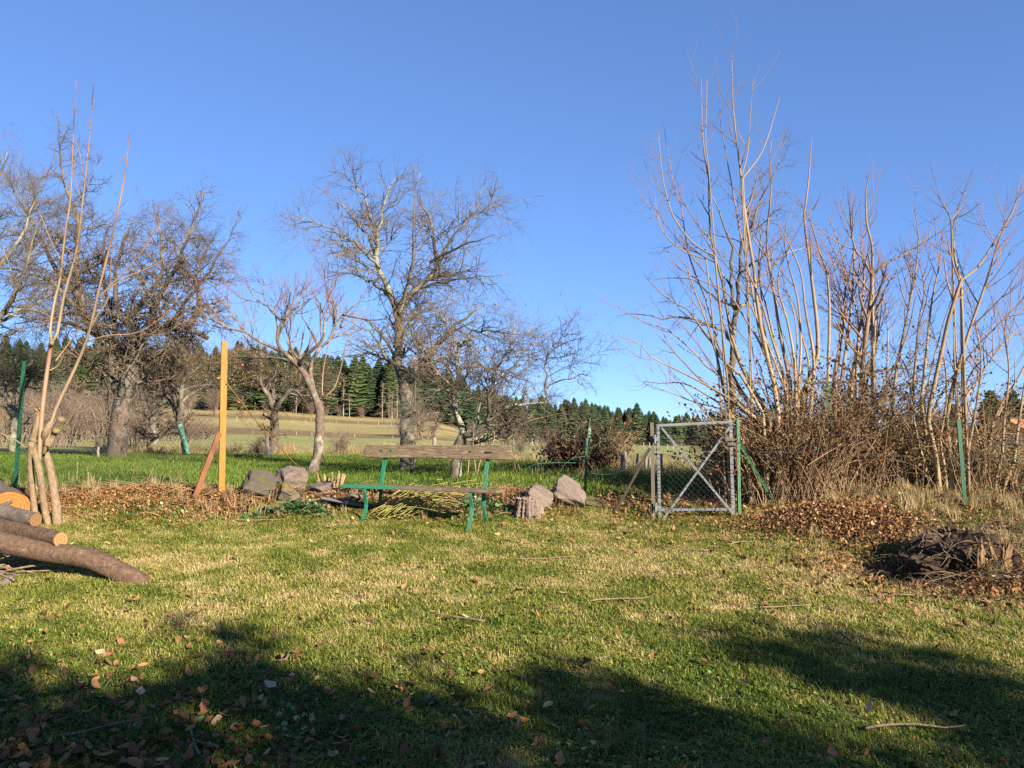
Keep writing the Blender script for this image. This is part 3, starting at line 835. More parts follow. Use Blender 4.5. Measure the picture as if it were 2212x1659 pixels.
# yellow post
m, nt, b = nodes_of('yellow_paint', .6)
c = ramp(nt, [(.3, (.20, .085, .008)), (.7, (.31, .145, .016))], noise(nt, 5, 6, .7, objco(nt, (1, 1, .4))))
c = mixc(nt, ramp(nt, [(.50, (0, 0, 0)), (.62, (.9, .9, .9))], noise(nt, 20, 7, .75)), c, (.11, .055, .018))
c = mixc(nt, ramp(nt, [(.60, (0, 0, 0)), (.70, (.7, .7, .7))], noise(nt, 4.5, 7, .75)), c, (.15, .13, .035))
setc(nt, b, c); M_yel = m
M_yel2 = flat_mat('orange_stain', (.07, .024, .010), (.17, .062, .020), 9, .7, .3, (1, 1, .3))
yb = Vector((YP.x, YP.y, ypg)); yt = W(485, 737, 10.95)
yp = thing('fence_post', 'square yellow painted post with a leaning orange brace', 'fence post', tuple(yb))
mb = MB(); d = (yt - yb).normalized(); mb.smooth = False
nseg = 14; V = []
for k in range(nseg + 1):
    p = (yb - Vector((0, 0, .15))).lerp(yt, k / nseg); w = .084 * .5
    for sx, sy in ((-1, -1), (1, -1), (1, 1), (-1, 1)):
        ca_, sa_ = cos(radians(24)), sin(radians(24))
        V.append((p.x + (sx * ca_ - sy * sa_) * w + random.gauss(0, .0012), p.y + (sx * sa_ + sy * ca_) * w, p.z))
q = [[i * 4 + j, i * 4 + (j + 1) % 4, i * 4 + 4 + (j + 1) % 4, i * 4 + 4 + j] for i in range(nseg) for j in range(4)] + [[len(V) - 4, len(V) - 3, len(V) - 2, len(V) - 1]]
mb.add(V, q); bevel(mb.build('post', M_yel, yp, False), .006)
a = G(412, 1082); bb = W(474, 935, 10.85)
bevel(MB().bar(a - Vector((0, 0, .1)), bb, .070, .060, (.5, -1, 0)).build('brace', M_yel2, yp, False), .006)
mb = MB(); mb.tube([W(490, 828, 10.9), W(550, 905, 11.6), W(620, 983, 12.3), W(652, 1016, 12.7)], .009, .007, 6, 10); mb.build('guy_rod', flat_mat('dull_rod', (.13, .06, .015), (.22, .11, .03), 8), yp)

# ------------------------------------------------------------------ stones
def rock(name, label, c, size, seed, mat, rz=0, cuts=9, rough=.09, cat='boulder', group=None, sub=4):
    r_ = np.random.default_rng(seed)
    bm = bmesh.new(); bmesh.ops.create_icosphere(bm, subdivisions=sub, radius=1.0)
    V = np.array([v.co[:] for v in bm.verts])
    for k in range(cuts + 7):
        n_ = r_.normal(size=3); n_ /= np.linalg.norm(n_); d_ = r_.uniform(.50, .80)
        ex = np.maximum(V @ n_ - d_, 0); V = V - ex[:, None] * n_ * .96
    for sc, am in ((1.4, rough * 1.3), (3.5, rough * .8), (8, rough * .3), (17, rough * .12)):
        ph = r_.uniform(0, 50, 3)
        nn = vnoise(V[:, 0] * sc + ph[0] + V[:, 2] * 1.7 * sc, V[:, 1] * sc + ph[1] - V[:, 2] * .9 * sc, 1.0, seed) - .5
        V = V * (1 + am * 2 * nn)[:, None]
    V = V * np.array(size) / 2
    V[:, 2] = np.maximum(V[:, 2], -size[2] * .42)
    ca_, sa_ = cos(rz), sin(rz)
    V = np.stack([V[:, 0] * ca_ - V[:, 1] * sa_, V[:, 0] * sa_ + V[:, 1] * ca_, V[:, 2]], 1)
    for v, co in zip(bm.verts, V): v.co = co
    me = bpy.data.meshes.new(name); bm.to_mesh(me); bm.free(); me.materials.append(mat)
    me.polygons.foreach_set('use_smooth', np.full(len(me.polygons), False))
    o = link(name, me); o.location = c
    return tag(o, label, cat, group)
def stone_mat(name, c1, c2, c3, moss=None, amt=.5):
    m, nt, b = nodes_of(name, .9)
    c = ramp(nt, [(.25, c1), (.5, c2), (.75, c3)], noise(nt, 7, 8, .75))
    c = mixc(nt, .55, c, ramp(nt, [(.35, tuple(k * .55 for k in c1)), (.6, c3)], noise(nt, 34, 6, .8)))
    if moss:
        g = nt.nodes.new('ShaderNodeNewGeometry'); s_ = nt.nodes.new('ShaderNodeSeparateXYZ'); nt.links.new(g.outputs['Normal'], s_.inputs[0])
        f = math_(nt, 'ADD', math_(nt, 'MULTIPLY', s_.outputs[2], .45), noise(nt, 5, 6, .7))
        c = mixc(nt, ramp(nt, [(amt, (0, 0, 0)), (amt + .14, (1, 1, 1))], f), c, moss)
    setc(nt, b, c); bump(nt, b, noise(nt, 22, 8, .7), .6, .02)
    return m
M_stone = stone_mat('grey_pink_stone', (.075, .055, .044), (.14, .104, .081), (.205, .157, .125))
M_stoned = stone_mat('dark_stone', (.028, .021, .017), (.058, .044, .036), (.105, .082, .068), (.075, .070, .018), .72)
M_stonem = stone_mat('mossy_stone', (.07, .055, .04), (.12, .096, .068), (.17, .14, .10), (.115, .09, .020), .58)
def put(px, py, dz=0.0):
    p = G(px, py); p.z += dz; return p
def rock_at(label, px, pyb, wpx, hpx, dep, seed, mat, rz=0, cuts=9, name='boulder', D=None, rough=.09, group=None):
    p = G(px, pyb) if D is None else W(px, pyb, D)
    if D is not None: p.z = hz(p.x, p.y)
    s = p.y / F * 1.16; w_, h_ = wpx * s, hpx * s; dep *= 1.2
    return rock(name, label, (p.x, p.y + dep * .35, p.z + h_ * .33), (w_, dep, h_ * 1.12), seed, mat, rz, cuts, rough, group=group)
rock_at('broad grey boulder leaning against the taller one beside the slim green post', 1166, 1098, 62, 56, .36, 3, M_stone, .2, 8)
rock_at('large angular pinkish boulder with a pointed top beside the slim green post', 1224, 1102, 88, 90, .45, 11, M_stone, .5, 12)
rock_at('broad dark boulder with a mossy top beside the yellow post', 540, 1082, 92, 62, .50, 21, M_stoned, .1, 9)
rock_at('grey pointed boulder behind the mossy stone', 622, 1062, 84, 70, .45, 24, M_stone, .7, 14)
rock_at('yellow-mossed rounded boulder in front of the grey pointed one', 612, 1090, 52, 50, .30, 31, M_stonem, .3, 8)
rock_at('flat moss-covered stone low beside the ivy', 590, 1112, 66, 34, .30, 35, M_stonem, .3, 7)
rock_at('low flat grey stone behind the cut stems', 690, 1070, 60, 30, .4, 41, M_stone, .3, 7)
rock_at('small mossy stone in the border edge', 548, 1112, 40, 26, .22, 43, M_stonem, .1, 7)
rock_at('pale rounded stone behind the bench seat', 760, 1085, 40, 20, .3, 45, M_stone, .1, 7)
# slate slab
sp = G(745, 1102); mb = MB(); mb.box((sp.x, sp.y + .1, sp.z + .07), (.62, .32, .035), Matrix.Rotation(.18, 3, 'Y') @ Matrix.Rotation(-.25, 3, 'X'))
tag(bevel(mb.build('stone_slab', stone_mat('slate', (.06, .06, .065), (.10, .10, .11), (.15, .15, .16)), None, False), .006), 'dark flat slate slab lying in the border left of the bench', 'slab')

# ------------------------------------------------------------------ logs
M_bark_log = bark_mat('log_bark', (.050, .028, .017), (.17, .105, .065), (.24, .19, .145), .64, 24, .9)
M_bark_log2 = bark_mat('grey_log_bark', (.07, .052, .042), (.16, .122, .096), (.23, .20, .175), .60, 16, .9)
def cut_mat(name, c1, c2, c3, scale=40):
    m, nt, b = nodes_of(name, .8)
    w_ = nt.nodes.new('ShaderNodeTexWave'); w_.wave_type = 'RINGS'; w_.rings_direction = 'SPHERICAL'
    w_.inputs['Scale'].default_value = scale; w_.inputs['Distortion'].default_value = 2.5; w_.inputs['Detail'].default_value = 3
    t = nt.nodes.new('ShaderNodeTexCoord'); nt.links.new(t.outputs['Object'], w_.inputs['Vector'])
    c = mixc(nt, w_.outputs[1], c1, c2)
    c = mixc(nt, ramp(nt, [(.5, (0, 0, 0)), (.7, (.8, .8, .8))], noise(nt, 9, 5, .7)), c, c3)
    setc(nt, b, c); bump(nt, b, noise(nt, 60, 4), .3, .004)
    return m
M_cut = cut_mat('cut_wood', (.30, .175, .070), (.17, .085, .030), (.25, .10, .026), 13)
M_cut2 = cut_mat('orange_cut_wood', (.30, .115, .024), (.18, .06, .013), (.30, .14, .045), 9)
def log(name, label, pts, radii, bark, cutm, seed=1, cap0=False, cap1=True, sides=22, n=30, group=None):
    """bark tube with an uneven surface; the sawn end is a part of its own"""
    P = resample(np.array([tuple(p) for p in pts]), n); R = np.interp(np.linspace(0, 1, n), np.linspace(0, 1, len(radii)), radii)
    base = thing(name, label, 'log', tuple(P[0]), 0, group)
    T = np.gradient(P, axis=0); T /= np.linalg.norm(T, axis=1, keepdims=True)
    A = np.cross(T, [0, 0, 1.]); A /= np.linalg.norm(A, axis=1, keepdims=True); Bv = np.cross(A, T)
    ang = np.arange(sides) / sides * 2 * pi
    s_ = np.linspace(0, 1, n) * 6
    jit = 1 + .16 * (vnoise(np.repeat(s_[:, None], sides, 1) * 1.6, np.cos(ang)[None] * 1.3 + np.sin(ang)[None] * 2.1 + np.zeros((n, 1)), 1, seed) - .5) + .05 * (vnoise(np.repeat(s_[:, None], sides, 1) * 5, ang[None] * 2.5 + np.zeros((n, 1)), 1, seed + 5) - .5)
    V = P[:, None] + (A[:, None] * np.cos(ang)[None, :, None] + Bv[:, None] * np.sin(ang)[None, :, None]) * (R[:, None] * jit)[..., None]
    mb = MB(); i_, j_ = np.meshgrid(np.arange(n - 1), np.arange(sides), indexing='ij')
    mb.add(V.reshape(-1, 3), np.stack([i_ * sides + j_, i_ * sides + (j_ + 1) % sides, (i_ + 1) * sides + (j_ + 1) % sides, (i_ + 1) * sides + j_], -1).reshape(-1, 4))
    if not cap1: mb.f.append(np.array([list(range((n - 1) * sides, n * sides))]))
    if not cap0: mb.f.append(np.array([list(range(sides))[::-1]]))
    mb.build('bark', bark, base)
    for end, on, sg in ((0, cap0, -1), (n - 1, cap1, 1)):
        if not on: continue
        c = P[end]; me = bpy.data.meshes.new('cut_face'); rim = (V[end] - c) * .985 + T[end] * sg * .002
        rr = [rim * k for k in (1, .75, .5, .25)]
        vs = np.concatenate(rr + [np.zeros((1, 3)) + T[end] * sg * .002]); fs = []
        for k in range(3):
            for j in range(sides): fs.append([k * sides + j, k * sides + (j + 1) % sides, (k + 1) * sides + (j + 1) % sides, (k + 1) * sides + j])
        for j in range(sides): fs.append([3 * sides + j, 3 * sides + (j + 1) % sides, 4 * sides])
        me.from_pydata([tuple(v) for v in vs], [], fs); me.materials.append(cutm)
        o = bpy.data.objects.new('cut_face', me); COL.objects.link(o); o.parent = base; o.location = tuple(Vector(c) - base.location)
    return base
def onz(px, py, D, lift):
    p = W(px, py, D); p.z = hz(p.x, p.y) + lift; return p
# the great curved trunk, its near end buried in the grass
D1 = G(290, 1258).y
e1 = G(300, 1256)
log('curved_log', 'long thick curved trunk with smooth brown bark, its end sunk in the grass', [W(-190, 1128, D1 + .30), W(-80, 1155, D1 + .22), W(0, 1172, D1 + .17), W(90, 1190, D1 + .13), W(175, 1203, D1 + .09), W(225, 1219, D1 + .05), W(264, 1238, D1 + .01), W(300, 1262, D1 - .03), W(325, 1285, D1 - .06)], [.095, .094, .092, .090, .088, .090, .092, .090, .085], M_bark_log, M_cut, 3, False, False, n=44)
log('sawn_log', 'brown log with pale sawn end lying across the curved trunk', [W(-170, 1106, D1 + .85), W(0, 1137, D1 + .55), W(131, 1166, D1 + .10)], [.070, .069, .068], M_bark_log, M_cut, 5)
log('sawn_log', 'shorter grey barked log with dull sawn end behind the brown one', [W(-120, 1080, D1 + .85), W(0, 1105, D1 + .75), W(77, 1123, D1 + .58)], [.076, .075, .066], M_bark_log2, cut_mat('dull_cut_wood', (.20, .11, .045), (.12, .06, .024), (.20, .12, .05), 13), 7)
log('sawn_log', 'thick log with broad orange sawn face at the back of the pile', [W(-60, 1045, D1 + 3.2), W(-10, 1080, D1 + 2.6), W(18, 1100, D1 + 2.05)], [.21, .21, .215], M_bark_log2, M_cut2, 9)
log('sawn_branch', 'thin grey sawn branch poking up beside the curved trunk', [W(-60, 1305, D1 - .2), W(-10, 1272, D1 - .12), W(30, 1246, D1 - .05)], [.040, .040, .038], M_bark_log2, M_cut, 11, sides=12)
log('sawn_branch', 'short sawn branch stub under the curved trunk', [W(-60, 1248, D1 + .3), W(-10, 1236, D1 + .3), W(17, 1228, D1 + .28)], [.035, .035, .033], M_bark_log2, M_cut, 12, sides=12)
log('sawn_branch', 'thin peeled stick resting on the grey barked log', [W(-40, 1108, D1 + .8), W(10, 1090, D1 + .8), W(27, 1083, D1 + .8)], [.020, .020, .018], M_bark_log2, M_cut, 13, sides=10)
for k in range(16):
    a = onz(random.uniform(-120, 30), 1200, D1 + random.uniform(.1, .7), random.uniform(.03, .10)); L = random.uniform(.4, 1.0); az = random.uniform(-.5, .4)
    b_ = a + Vector((cos(az) * L, sin(az) * L, 0)); b_.z = hz(b_.x, b_.y) + random.uniform(.02, .12)
    m_ = a.lerp(b_, .5) + Vector((0, 0, random.uniform(0, .06)))
    tag(MB().tube([a, m_, b_], random.uniform(.008, .018), .005, 6, 8).build('stick', M_twig), 'thin dry stick pushed under the curved trunk', 'stick', 'sticks under the log pile')

# ------------------------------------------------------------------ stumps
M_stump = bark_mat('stump_bark', (.075, .05, .038), (.22, .165, .125), (.26, .22, .18), .62, 20, .3)
def stump(name, label, c, r0, r1, h, seed, mat, topmat, lobes=5, sides=40, ring=12, rag=.1, cat='stump'):
    r_ = np.random.default_rng(seed); o = thing(name, label, cat, tuple(c)); ang = np.arange(sides) / sides * 2 * pi
    ph = r_.uniform(0, 6.28, 6); V = []
    prof = 1 + .10 * np.cos(lobes * ang + ph[0]) + .07 * np.cos((lobes * 2 + 1) * ang + ph[1]) + .05 * np.cos(17 * ang + ph[2])
    for i in range(ring):
        t = i / (ring - 1); rr = (r0 + (r1 - r0) * t ** .6) * (1 + (prof - 1) * (1.5 - t)) * (1 + .04 * r_.normal(size=sides))
        zt = h * t + (rag * h * (r_.uniform(size=sides) - .4) if i == ring - 1 else 0) - .08 * (i == 0)
        V.append(np.stack([c[0] + rr * np.cos(ang), c[1] + rr * np.sin(ang), c[2] + np.zeros(sides) + zt], 1))
    V = np.array(V); mb = MB(); i_, j_ = np.meshgrid(np.arange(ring - 1), np.arange(sides), indexing='ij')
    mb.add(V.reshape(-1, 3), np.stack([i_ * sides + j_, i_ * sides + (j_ + 1) % sides, (i_ + 1) * sides + (j_ + 1) % sides, (i_ + 1) * sides + j_], -1).reshape(-1, 4))
    mb.build('bark', mat, o, False)
    tb = MB(); rim = V[-1]; cen = np.array([[c[0], c[1], c[2] + h * .92]]); tb.add(np.concatenate([rim * .97 + cen * .03, cen]), [[j, (j + 1) % sides, sides] for j in range(sides)]); tb.build('top', topmat, o, False)
    return o
p = G(1142, 1122)
stump('tree_stump', 'short fluted tree stump with rough pinkish bark in front of the boulders', (p.x, p.y + .12, p.z), .185, .15, .25, 5, M_stump, bark_mat('stump_top', (.20, .13, .09), (.36, .25, .18), None, scale=25), 7)
# ------------------------------------------------------------------ branching
def child_branches(P, R, n, tr, ln, ang, rr, K, wig, up, r_, rmax=1.0, tip=.3, flat=None, lenscale=True, rabs=None):
    """n new branches spread over the parents P (N,K,3) with radii R; all arrays"""
    N, Kp, _ = P.shape
    seg = np.linalg.norm(np.diff(P, axis=1), axis=2); Lp = seg.sum(1)
    w = Lp / Lp.sum()
    par = r_.choice(N, n, p=w); t = r_.uniform(tr[0], tr[1], n)
    f = t * (Kp - 1); i = np.minimum(f.astype(int), Kp - 2); f = f - i
    s = P[par, i] * (1 - f)[:, None] + P[par, i + 1] * f[:, None]
    T = P[par, i + 1] - P[par, i]; T /= np.linalg.norm(T, axis=1, keepdims=True) + 1e-9
    Rp = R[par, i] * (1 - f) + R[par, i + 1] * f
    rv = r_.normal(size=(n, 3)); 
    if flat: rv[:, 2] *= flat
    pv = rv - (rv * T).sum(1, keepdims=True) * T; pv /= np.linalg.norm(pv, axis=1, keepdims=True) + 1e-9
    a = np.radians(r_.uniform(ang[0], ang[1], n))[:, None]
    d = T * np.cos(a) + pv * np.sin(a)
    L = r_.uniform(ln[0], ln[1], n)
    if lenscale: L = L * (1.15 - .55 * t)
    pts = [s]; st = (L / (K - 1))[:, None]
    for k in range(K - 1):
        pts.append(pts[-1] + d * st)
        d = d + r_.normal(0, wig, (n, 3)); d[:, 2] += up; d /= np.linalg.norm(d, axis=1, keepdims=True)
    r0 = np.minimum(Rp * rr, rmax) if rabs is None else np.minimum(Rp * .9, r_.uniform(rabs[0], rabs[1], n))
    Rn = r0[:, None] * np.linspace(1, tip, K)[None]
    return np.stack(pts, 1), Rn

def limb_set(limbs, D, sub=14, jit=.02):
    """hand-laid limbs: each ([(px,py,dD)...], r0px, r1px)"""
    P = []; R = []
    for pts, r0, r1 in limbs:
        q = [W(p[0], p[1], D + (p[2] if len(p) > 2 else 0)) for p in pts]
        a = resample(np.array([tuple(v) for v in q]), sub)
        a[1:-1] += rng.normal(0, jit, (sub - 2, 3))
        P.append(a); r1 = r1 * (.5 if r1 <= 3 else 1); R.append((r1 + (r0 - r1) * np.linspace(1, 0, sub) ** 1.15) * D / F)
    return np.array(P), np.array(R)

def build_tree(name, label, D, trunk_limbs, levels, mats, base=None, sides=9, seed=1, trunk_n=None, cat='tree', group=None, extra=None, flare=True, jit=.02, ground=True):
    """trunk and limbs as one part, twigs of the crown as another"""
    r_ = np.random.default_rng(seed)
    P, R = limb_set(trunk_limbs, D, jit=jit)
    if ground:                                            # stand it on the ground
        g0 = hz(P[0, 0, 0], P[0, 0, 1]); dz = g0 - .06 - P[0, 0, 2]
        P[0, 0, 2] += dz; P[0, 1, 2] += dz * .6
    if flare:
        R[0, 0] *= 1.35; R[0, 1] *= 1.12
    o = thing(name, label, cat, (P[0, 0, 0], P[0, 0, 1], P[0, 0, 2] + .06), 0, group)
    mb = MB(); R2 = R * (1 + .05 * r_.normal(size=R.shape)); mb.tubes(P, R2, sides)
    tp = [(P, R)]; crown = MB()
    for lv in levels:
        src = [tp[k] for k in lv.get('src', [-1])]
        for (Ps, Rs) in src:
            n = int(lv['n'] * (len(Ps) / max(1, sum(len(q[0]) for q in src))))
            if n < 1: continue
            if lv.get('skip0') and len(Ps) > 1: Ps, Rs = Ps[1:], Rs[1:]
            C, Rc = child_branches(Ps, Rs, n, lv.get('tr', (.3, 1)), lv['len'], lv.get('ang', (25, 70)), lv.get('rr', .6), lv.get('K', 5), lv.get('wig', .12), lv.get('up', .03), r_, lv.get('rmax', 1), lv.get('tip', .35), lv.get('flat'), lv.get('ls', True), lv.get('rabs'))
            tp.append((C, Rc))
            (mb if lv.get('limb') else crown).tubes(C, Rc, lv.get('sides', 3), False, attr=np.linspace(lv.get('a0', .5), lv.get('a1', .5), C.shape[1])[None] * np.ones((len(C), 1)))
    mb.build('trunk', mats[0], o); 
    if crown.n: crown.build('crown', mats[1], o)
    o['_tp'] = 0; del o['_tp']
    return o, tp

def twig_mat(name, base, tip, rough=.75):
    m, nt, b = nodes_of(name, rough)
    c = mixc(nt, attr(nt, 'rnd'), base, tip)
    c = mixc(nt, 1.0, c, ramp(nt, [(.3, (.6, .6, .6)), (.7, (1.4, 1.4, 1.4))], noise(nt, 3.0, 4)), 'MULTIPLY')
    setc(nt, b, c); return m
M_apple_bark = bark_mat('apple_bark', (.040, .030, .022), (.145, .108, .08), (.19, .17, .13), .56, 11, .5)
M_apple_tw = twig_mat('apple_twig', (.095, .070, .044), (.13, .096, .062))
M_lich_bark = bark_mat('lichen_bark', (.045, .036, .026), (.15, .125, .088), (.215, .205, .14), .52, 10, .55)
M_lich_tw = twig_mat('lichen_twig', (.105, .084, .056), (.13, .094, .066))
M_sum_bark = bark_mat('sumac_bark', (.06, .042, .032), (.17, .125, .092), (.27, .235, .185), .55, 22, .6)
M_sum_tw = twig_mat('sumac_twig', (.15, .115, .072), (.20, .078, .055))
M_stem = twig_mat('pale_stem', (.20, .145, .08), (.17, .075, .05), .6)
M_dark_tw = twig_mat('dark_twig', (.075, .060, .045), (.10, .078, .055))

def apples(tp, n, parent, seed, mats, size=.032, lv=-1):
    r_ = np.random.default_rng(seed); P = tp[lv][0]
    bm = bmesh.new(); bmesh.ops.create_icosphere(bm, subdivisions=2, radius=1)
    for v in bm.verts:
        rr = hypot(v.co.x, v.co.y); v.co.z = v.co.z * .88 - .22 * max(0, 1 - rr * 2.2) * (1 if v.co.z > 0 else -.4)
    mes = []
    for mt in mats:
        me = bpy.data.meshes.new('apple'); bm.to_mesh(me); me.materials.append(mt)
        me.polygons.foreach_set('use_smooth', np.full(len(me.polygons), True)); mes.append(me)
    bm.free()
    for k in range(n):
        p = P[r_.integers(len(P)), -1]
        s = size * r_.uniform(.8, 1.2)
        o = bpy.data.objects.new('apple', mes[k % len(mes)]); COL.objects.link(o); o.parent = parent
        o.location = (p[0] - parent.location.x, p[1] - parent.location.y, p[2] - parent.location.z - s); o.scale = (s, s, s)
M_ap = [flat_mat('apple_skin_a', (.26, .085, .022), (.32, .15, .04), 6, .35), flat_mat('apple_skin_b', (.22, .035, .026), (.30, .085, .035), 6, .35)]

# ------------------------------------------------------------------ orchard
# the big old apple tree on the left
D = 21.5
La = [([(252, 994), (256, 945), (261, 898), (266, 858)], 22, 17),
      ([(266, 858), (282, 823, -.2), (296, 768, -.3), (297, 732, -.3)], 15, 12),
      ([(297, 732, -.3), (325, 716, -.5), (362, 709, -.9), (412, 713, -1.2), (448, 730, -1.3)], 9, 5),
      ([(405, 712, -1.2), (421, 683, -1.2), (432, 650, -1.4), (425, 600, -1.2), (438, 555, -1), (470, 500, -1)], 7, 2),
      ([(297, 735, -.3), (280, 703, 0), (258, 670, .5), (250, 610, .9), (262, 540, 1.2), (290, 470, 1.3)], 10, 3),
      ([(264, 862), (250, 835, .2), (240, 773, .3), (226, 730, .4), (205, 706, .4), (175, 690, .3)], 11, 6),
      ([(262, 850), (262, 798, .5), (248, 750, .9), (250, 698, 1.2), (230, 640, 1.4), (222, 560, 1.6), (240, 480, 1.7)], 9, 3),
      ([(205, 706, .4), (160, 660, .0), (110, 610, -.5), (60, 590, -.9), (5, 580, -1.4)], 7, 3),
      ([(190, 698, .4), (170, 630, .4), (165, 540, .1), (170, 470, .0), (140, 400, -.2), (128, 300, -.3), (125, 250, -.3)], 8, 1.6),
      ([(325, 716, -.5), (340, 650, -.9), (372, 590, -1.3), (400, 530, -1.5), (430, 450, -1.6), (440, 412, -1.6)], 7, 1.8),
      ([(270, 690, .3), (320, 640, .9), (350, 580, 1.4), (345, 500, 1.8), (330, 430, 2)], 7, 2),
      ([(226, 730, .4), (150, 700, 1.2), (90, 690, 1.9), (30, 700, 2.4)], 6, 2.5),
      ([(170, 640, .3), (110, 560, .8), (70, 480, 1.2), (30, 410, 1.4), (0, 345, 1.5)], 6, 1.8),
      ([(362, 709, -.9), (410, 640, -1.9), (470, 560, -2.4), (520, 470, -2.6)], 5, 1.6)]
lv = [dict(n=230, len=(.6, 1.7), ang=(35, 85), rr=.34, K=7, wig=.26, up=.0, limb=True, sides=5, skip0=True, tr=(.15, .95)),
      dict(n=2300, len=(.35, .95), ang=(30, 85), rr=.45, K=5, wig=.3, up=.01, sides=3, src=[0, 1], tr=(.12, 1), rabs=(0.0137, 0.0238)),
      dict(n=15000, len=(.12, .38), ang=(30, 90), K=3, wig=.3, up=.03, rabs=(0.0075, 0.0131), src=[-2, -1, 1], tip=.5)]
apple_left, tp = build_tree('apple_tree', 'old apple tree with thick forked trunk and dense dark twiggy crown', D, La, lv, (M_apple_bark, M_apple_tw), seed=3, cat='apple tree')
# a second crown hanging in at the picture's left edge
D = 17.5
Lb = [([(-150, 1010), (-140, 930), (-120, 860)], 20, 16), ([(-120, 860), (-70, 780), (-20, 710, -.3), (30, 640, -.6), (60, 560, -.8), (90, 470, -.9)], 12, 2),
      ([(-90, 800), (-60, 680, .6), (-40, 560, .9), (-20, 450, 1), (15, 330, 1)], 10, 2), ([(-50, 750), (10, 690, .6), (70, 670, 1.2), (120, 690, 1.4)], 7, 2), ([(-20, 600, .5), (40, 520, .8), (80, 420, 1), (110, 360, 1)], 5, 1.5)]
build_tree('apple_tree', 'grey twiggy apple tree reaching in beside the leaning green post', D, Lb, [dict(n=46, len=(.9, 1.8), rr=.4, K=7, wig=.18, up=.05, limb=True, sides=5, skip0=True), dict(n=500, len=(.4, 1.0), rr=.5, K=5, wig=.2, src=[0, 1], sides=3), dict(n=6000, len=(.12, .4), K=3, wig=.25, rabs=(0.0070, 0.0123), src=[-2, -1], tip=.5)], (M_lich_bark, M_lich_tw), seed=5, cat='apple tree')

# small apple tree with the last yellow leaves and a green trunk guard
M_yleaf = instanced_mat('withered_leaf', [(0, (.13, .10, .03)), (.4, (.26, .18, .05)), (.75, (.40, .25, .07)), (1, (.42, .16, .06))], .7, .3, .25)
yl_me = [leaf_mesh(300 + q, M_yleaf, 1, .55, .4) for q in range(3)]
def clinging_leaves(tp, n, parent, seed, size=(.03, .06), name='withered_leaves', lv=(-1,), tint=(.5, .2), mat=None, mes=None):
    r_ = np.random.default_rng(seed); P = np.concatenate([tp[k][0][:, 1:].reshape(-1, 3) for k in lv])
    p = P[r_.integers(0, len(P), n)] + r_.normal(0, .02, (n, 3))
    o = scatter(name, p, r_.uniform(0, 6.28, (n, 3)), r_.uniform(*size, n), r_.integers(0, len(mes or yl_me), n), np.clip(r_.normal(tint[0], tint[1], n), 0, 1), mes or yl_me, mat or M_yleaf, 'leaf', parent)
    o.matrix_parent_inverse = Matrix.Translation(parent.location).inverted()
    o['kind'] = 'stuff'; return o
D = 24.0
Lc = [([(405, 984), (396, 945), (388, 910)], 9, 7), ([(388, 910), (392, 860, -.2), (400, 800, -.3), (415, 760, -.4)], 7, 3), ([(388, 912), (370, 870, .3), (350, 840, .4), (330, 820, .5), (310, 800, .7)], 6, 2.5),
      ([(391, 870), (425, 845, .2), (460, 830, .3), (490, 835, .4)], 5, 2), ([(380, 880), (372, 800, -.4), (362, 740, -.5)], 5, 2)]
t, tp = build_tree('apple_tree', 'small apple tree with sparse yellow leaves above a leaning green trunk guard', D, Lc, [dict(n=26, len=(.7, 1.5), rr=.55, K=6, wig=.2, up=-.01, limb=True, sides=5, skip0=True), dict(n=330, len=(.4, .9), rr=.5, K=5, wig=.22, src=[0, 1], sides=3), dict(n=4500, len=(.12, .38), K=3, wig=.25, rabs=(0.0088, 0.0158), src=[-2, -1], tip=.5)], (M_apple_bark, M_apple_tw), seed=8, cat='apple tree', flare=False)
clinging_leaves(tp, 900, t, 8); apples(tp, 10, t, 3, M_ap, .045)
gp0, gp1 = W(407, 982, D - .1), W(388, 917, D - .1)
MB().tube([gp0, gp1], .075, .07, 12).build('trunk_guard', paint_mat('pale_green_guard', (.16, .36, .24), (.3, .46, .36), amt=.66), t)
D = 27
for k, (px, lab) in enumerate(((330, 'pale grey bare trunk standing behind the apple tree with the green guard'), (28, 'grey lichened fruit tree behind the leaning green post'))):
    Ld = [([(px, 985), (px + 4, 940), (px + 2, 900)], 10, 8), ([(px + 2, 900), (px - 15, 850), (px - 25, 800), (px - 40, 760)], 6, 2), ([(px + 2, 905), (px + 22, 850, .4), (px + 40, 800, .6), (px + 45, 760, .6)], 6, 2), ([(px, 890), (px + 5, 820), (px, 750)], 5, 2)]
    t, tp = build_tree('fruit_tree', lab, D, Ld, [dict(n=24, len=(.8, 1.7), rr=.55, K=6, wig=.2, up=.02, limb=True, sides=5, skip0=True), dict(n=330, len=(.4, 1.0), rr=.5, K=5, wig=.2, src=[0, 1], sides=3), dict(n=4000, len=(.15, .45), K=3, wig=.25, rabs=(0.0088, 0.0175), src=[-2, -1], tip=.5)], (M_lich_bark, M_lich_tw), seed=20 + k, flare=False)
    if k == 0: clinging_leaves(tp, 500, t, 9)
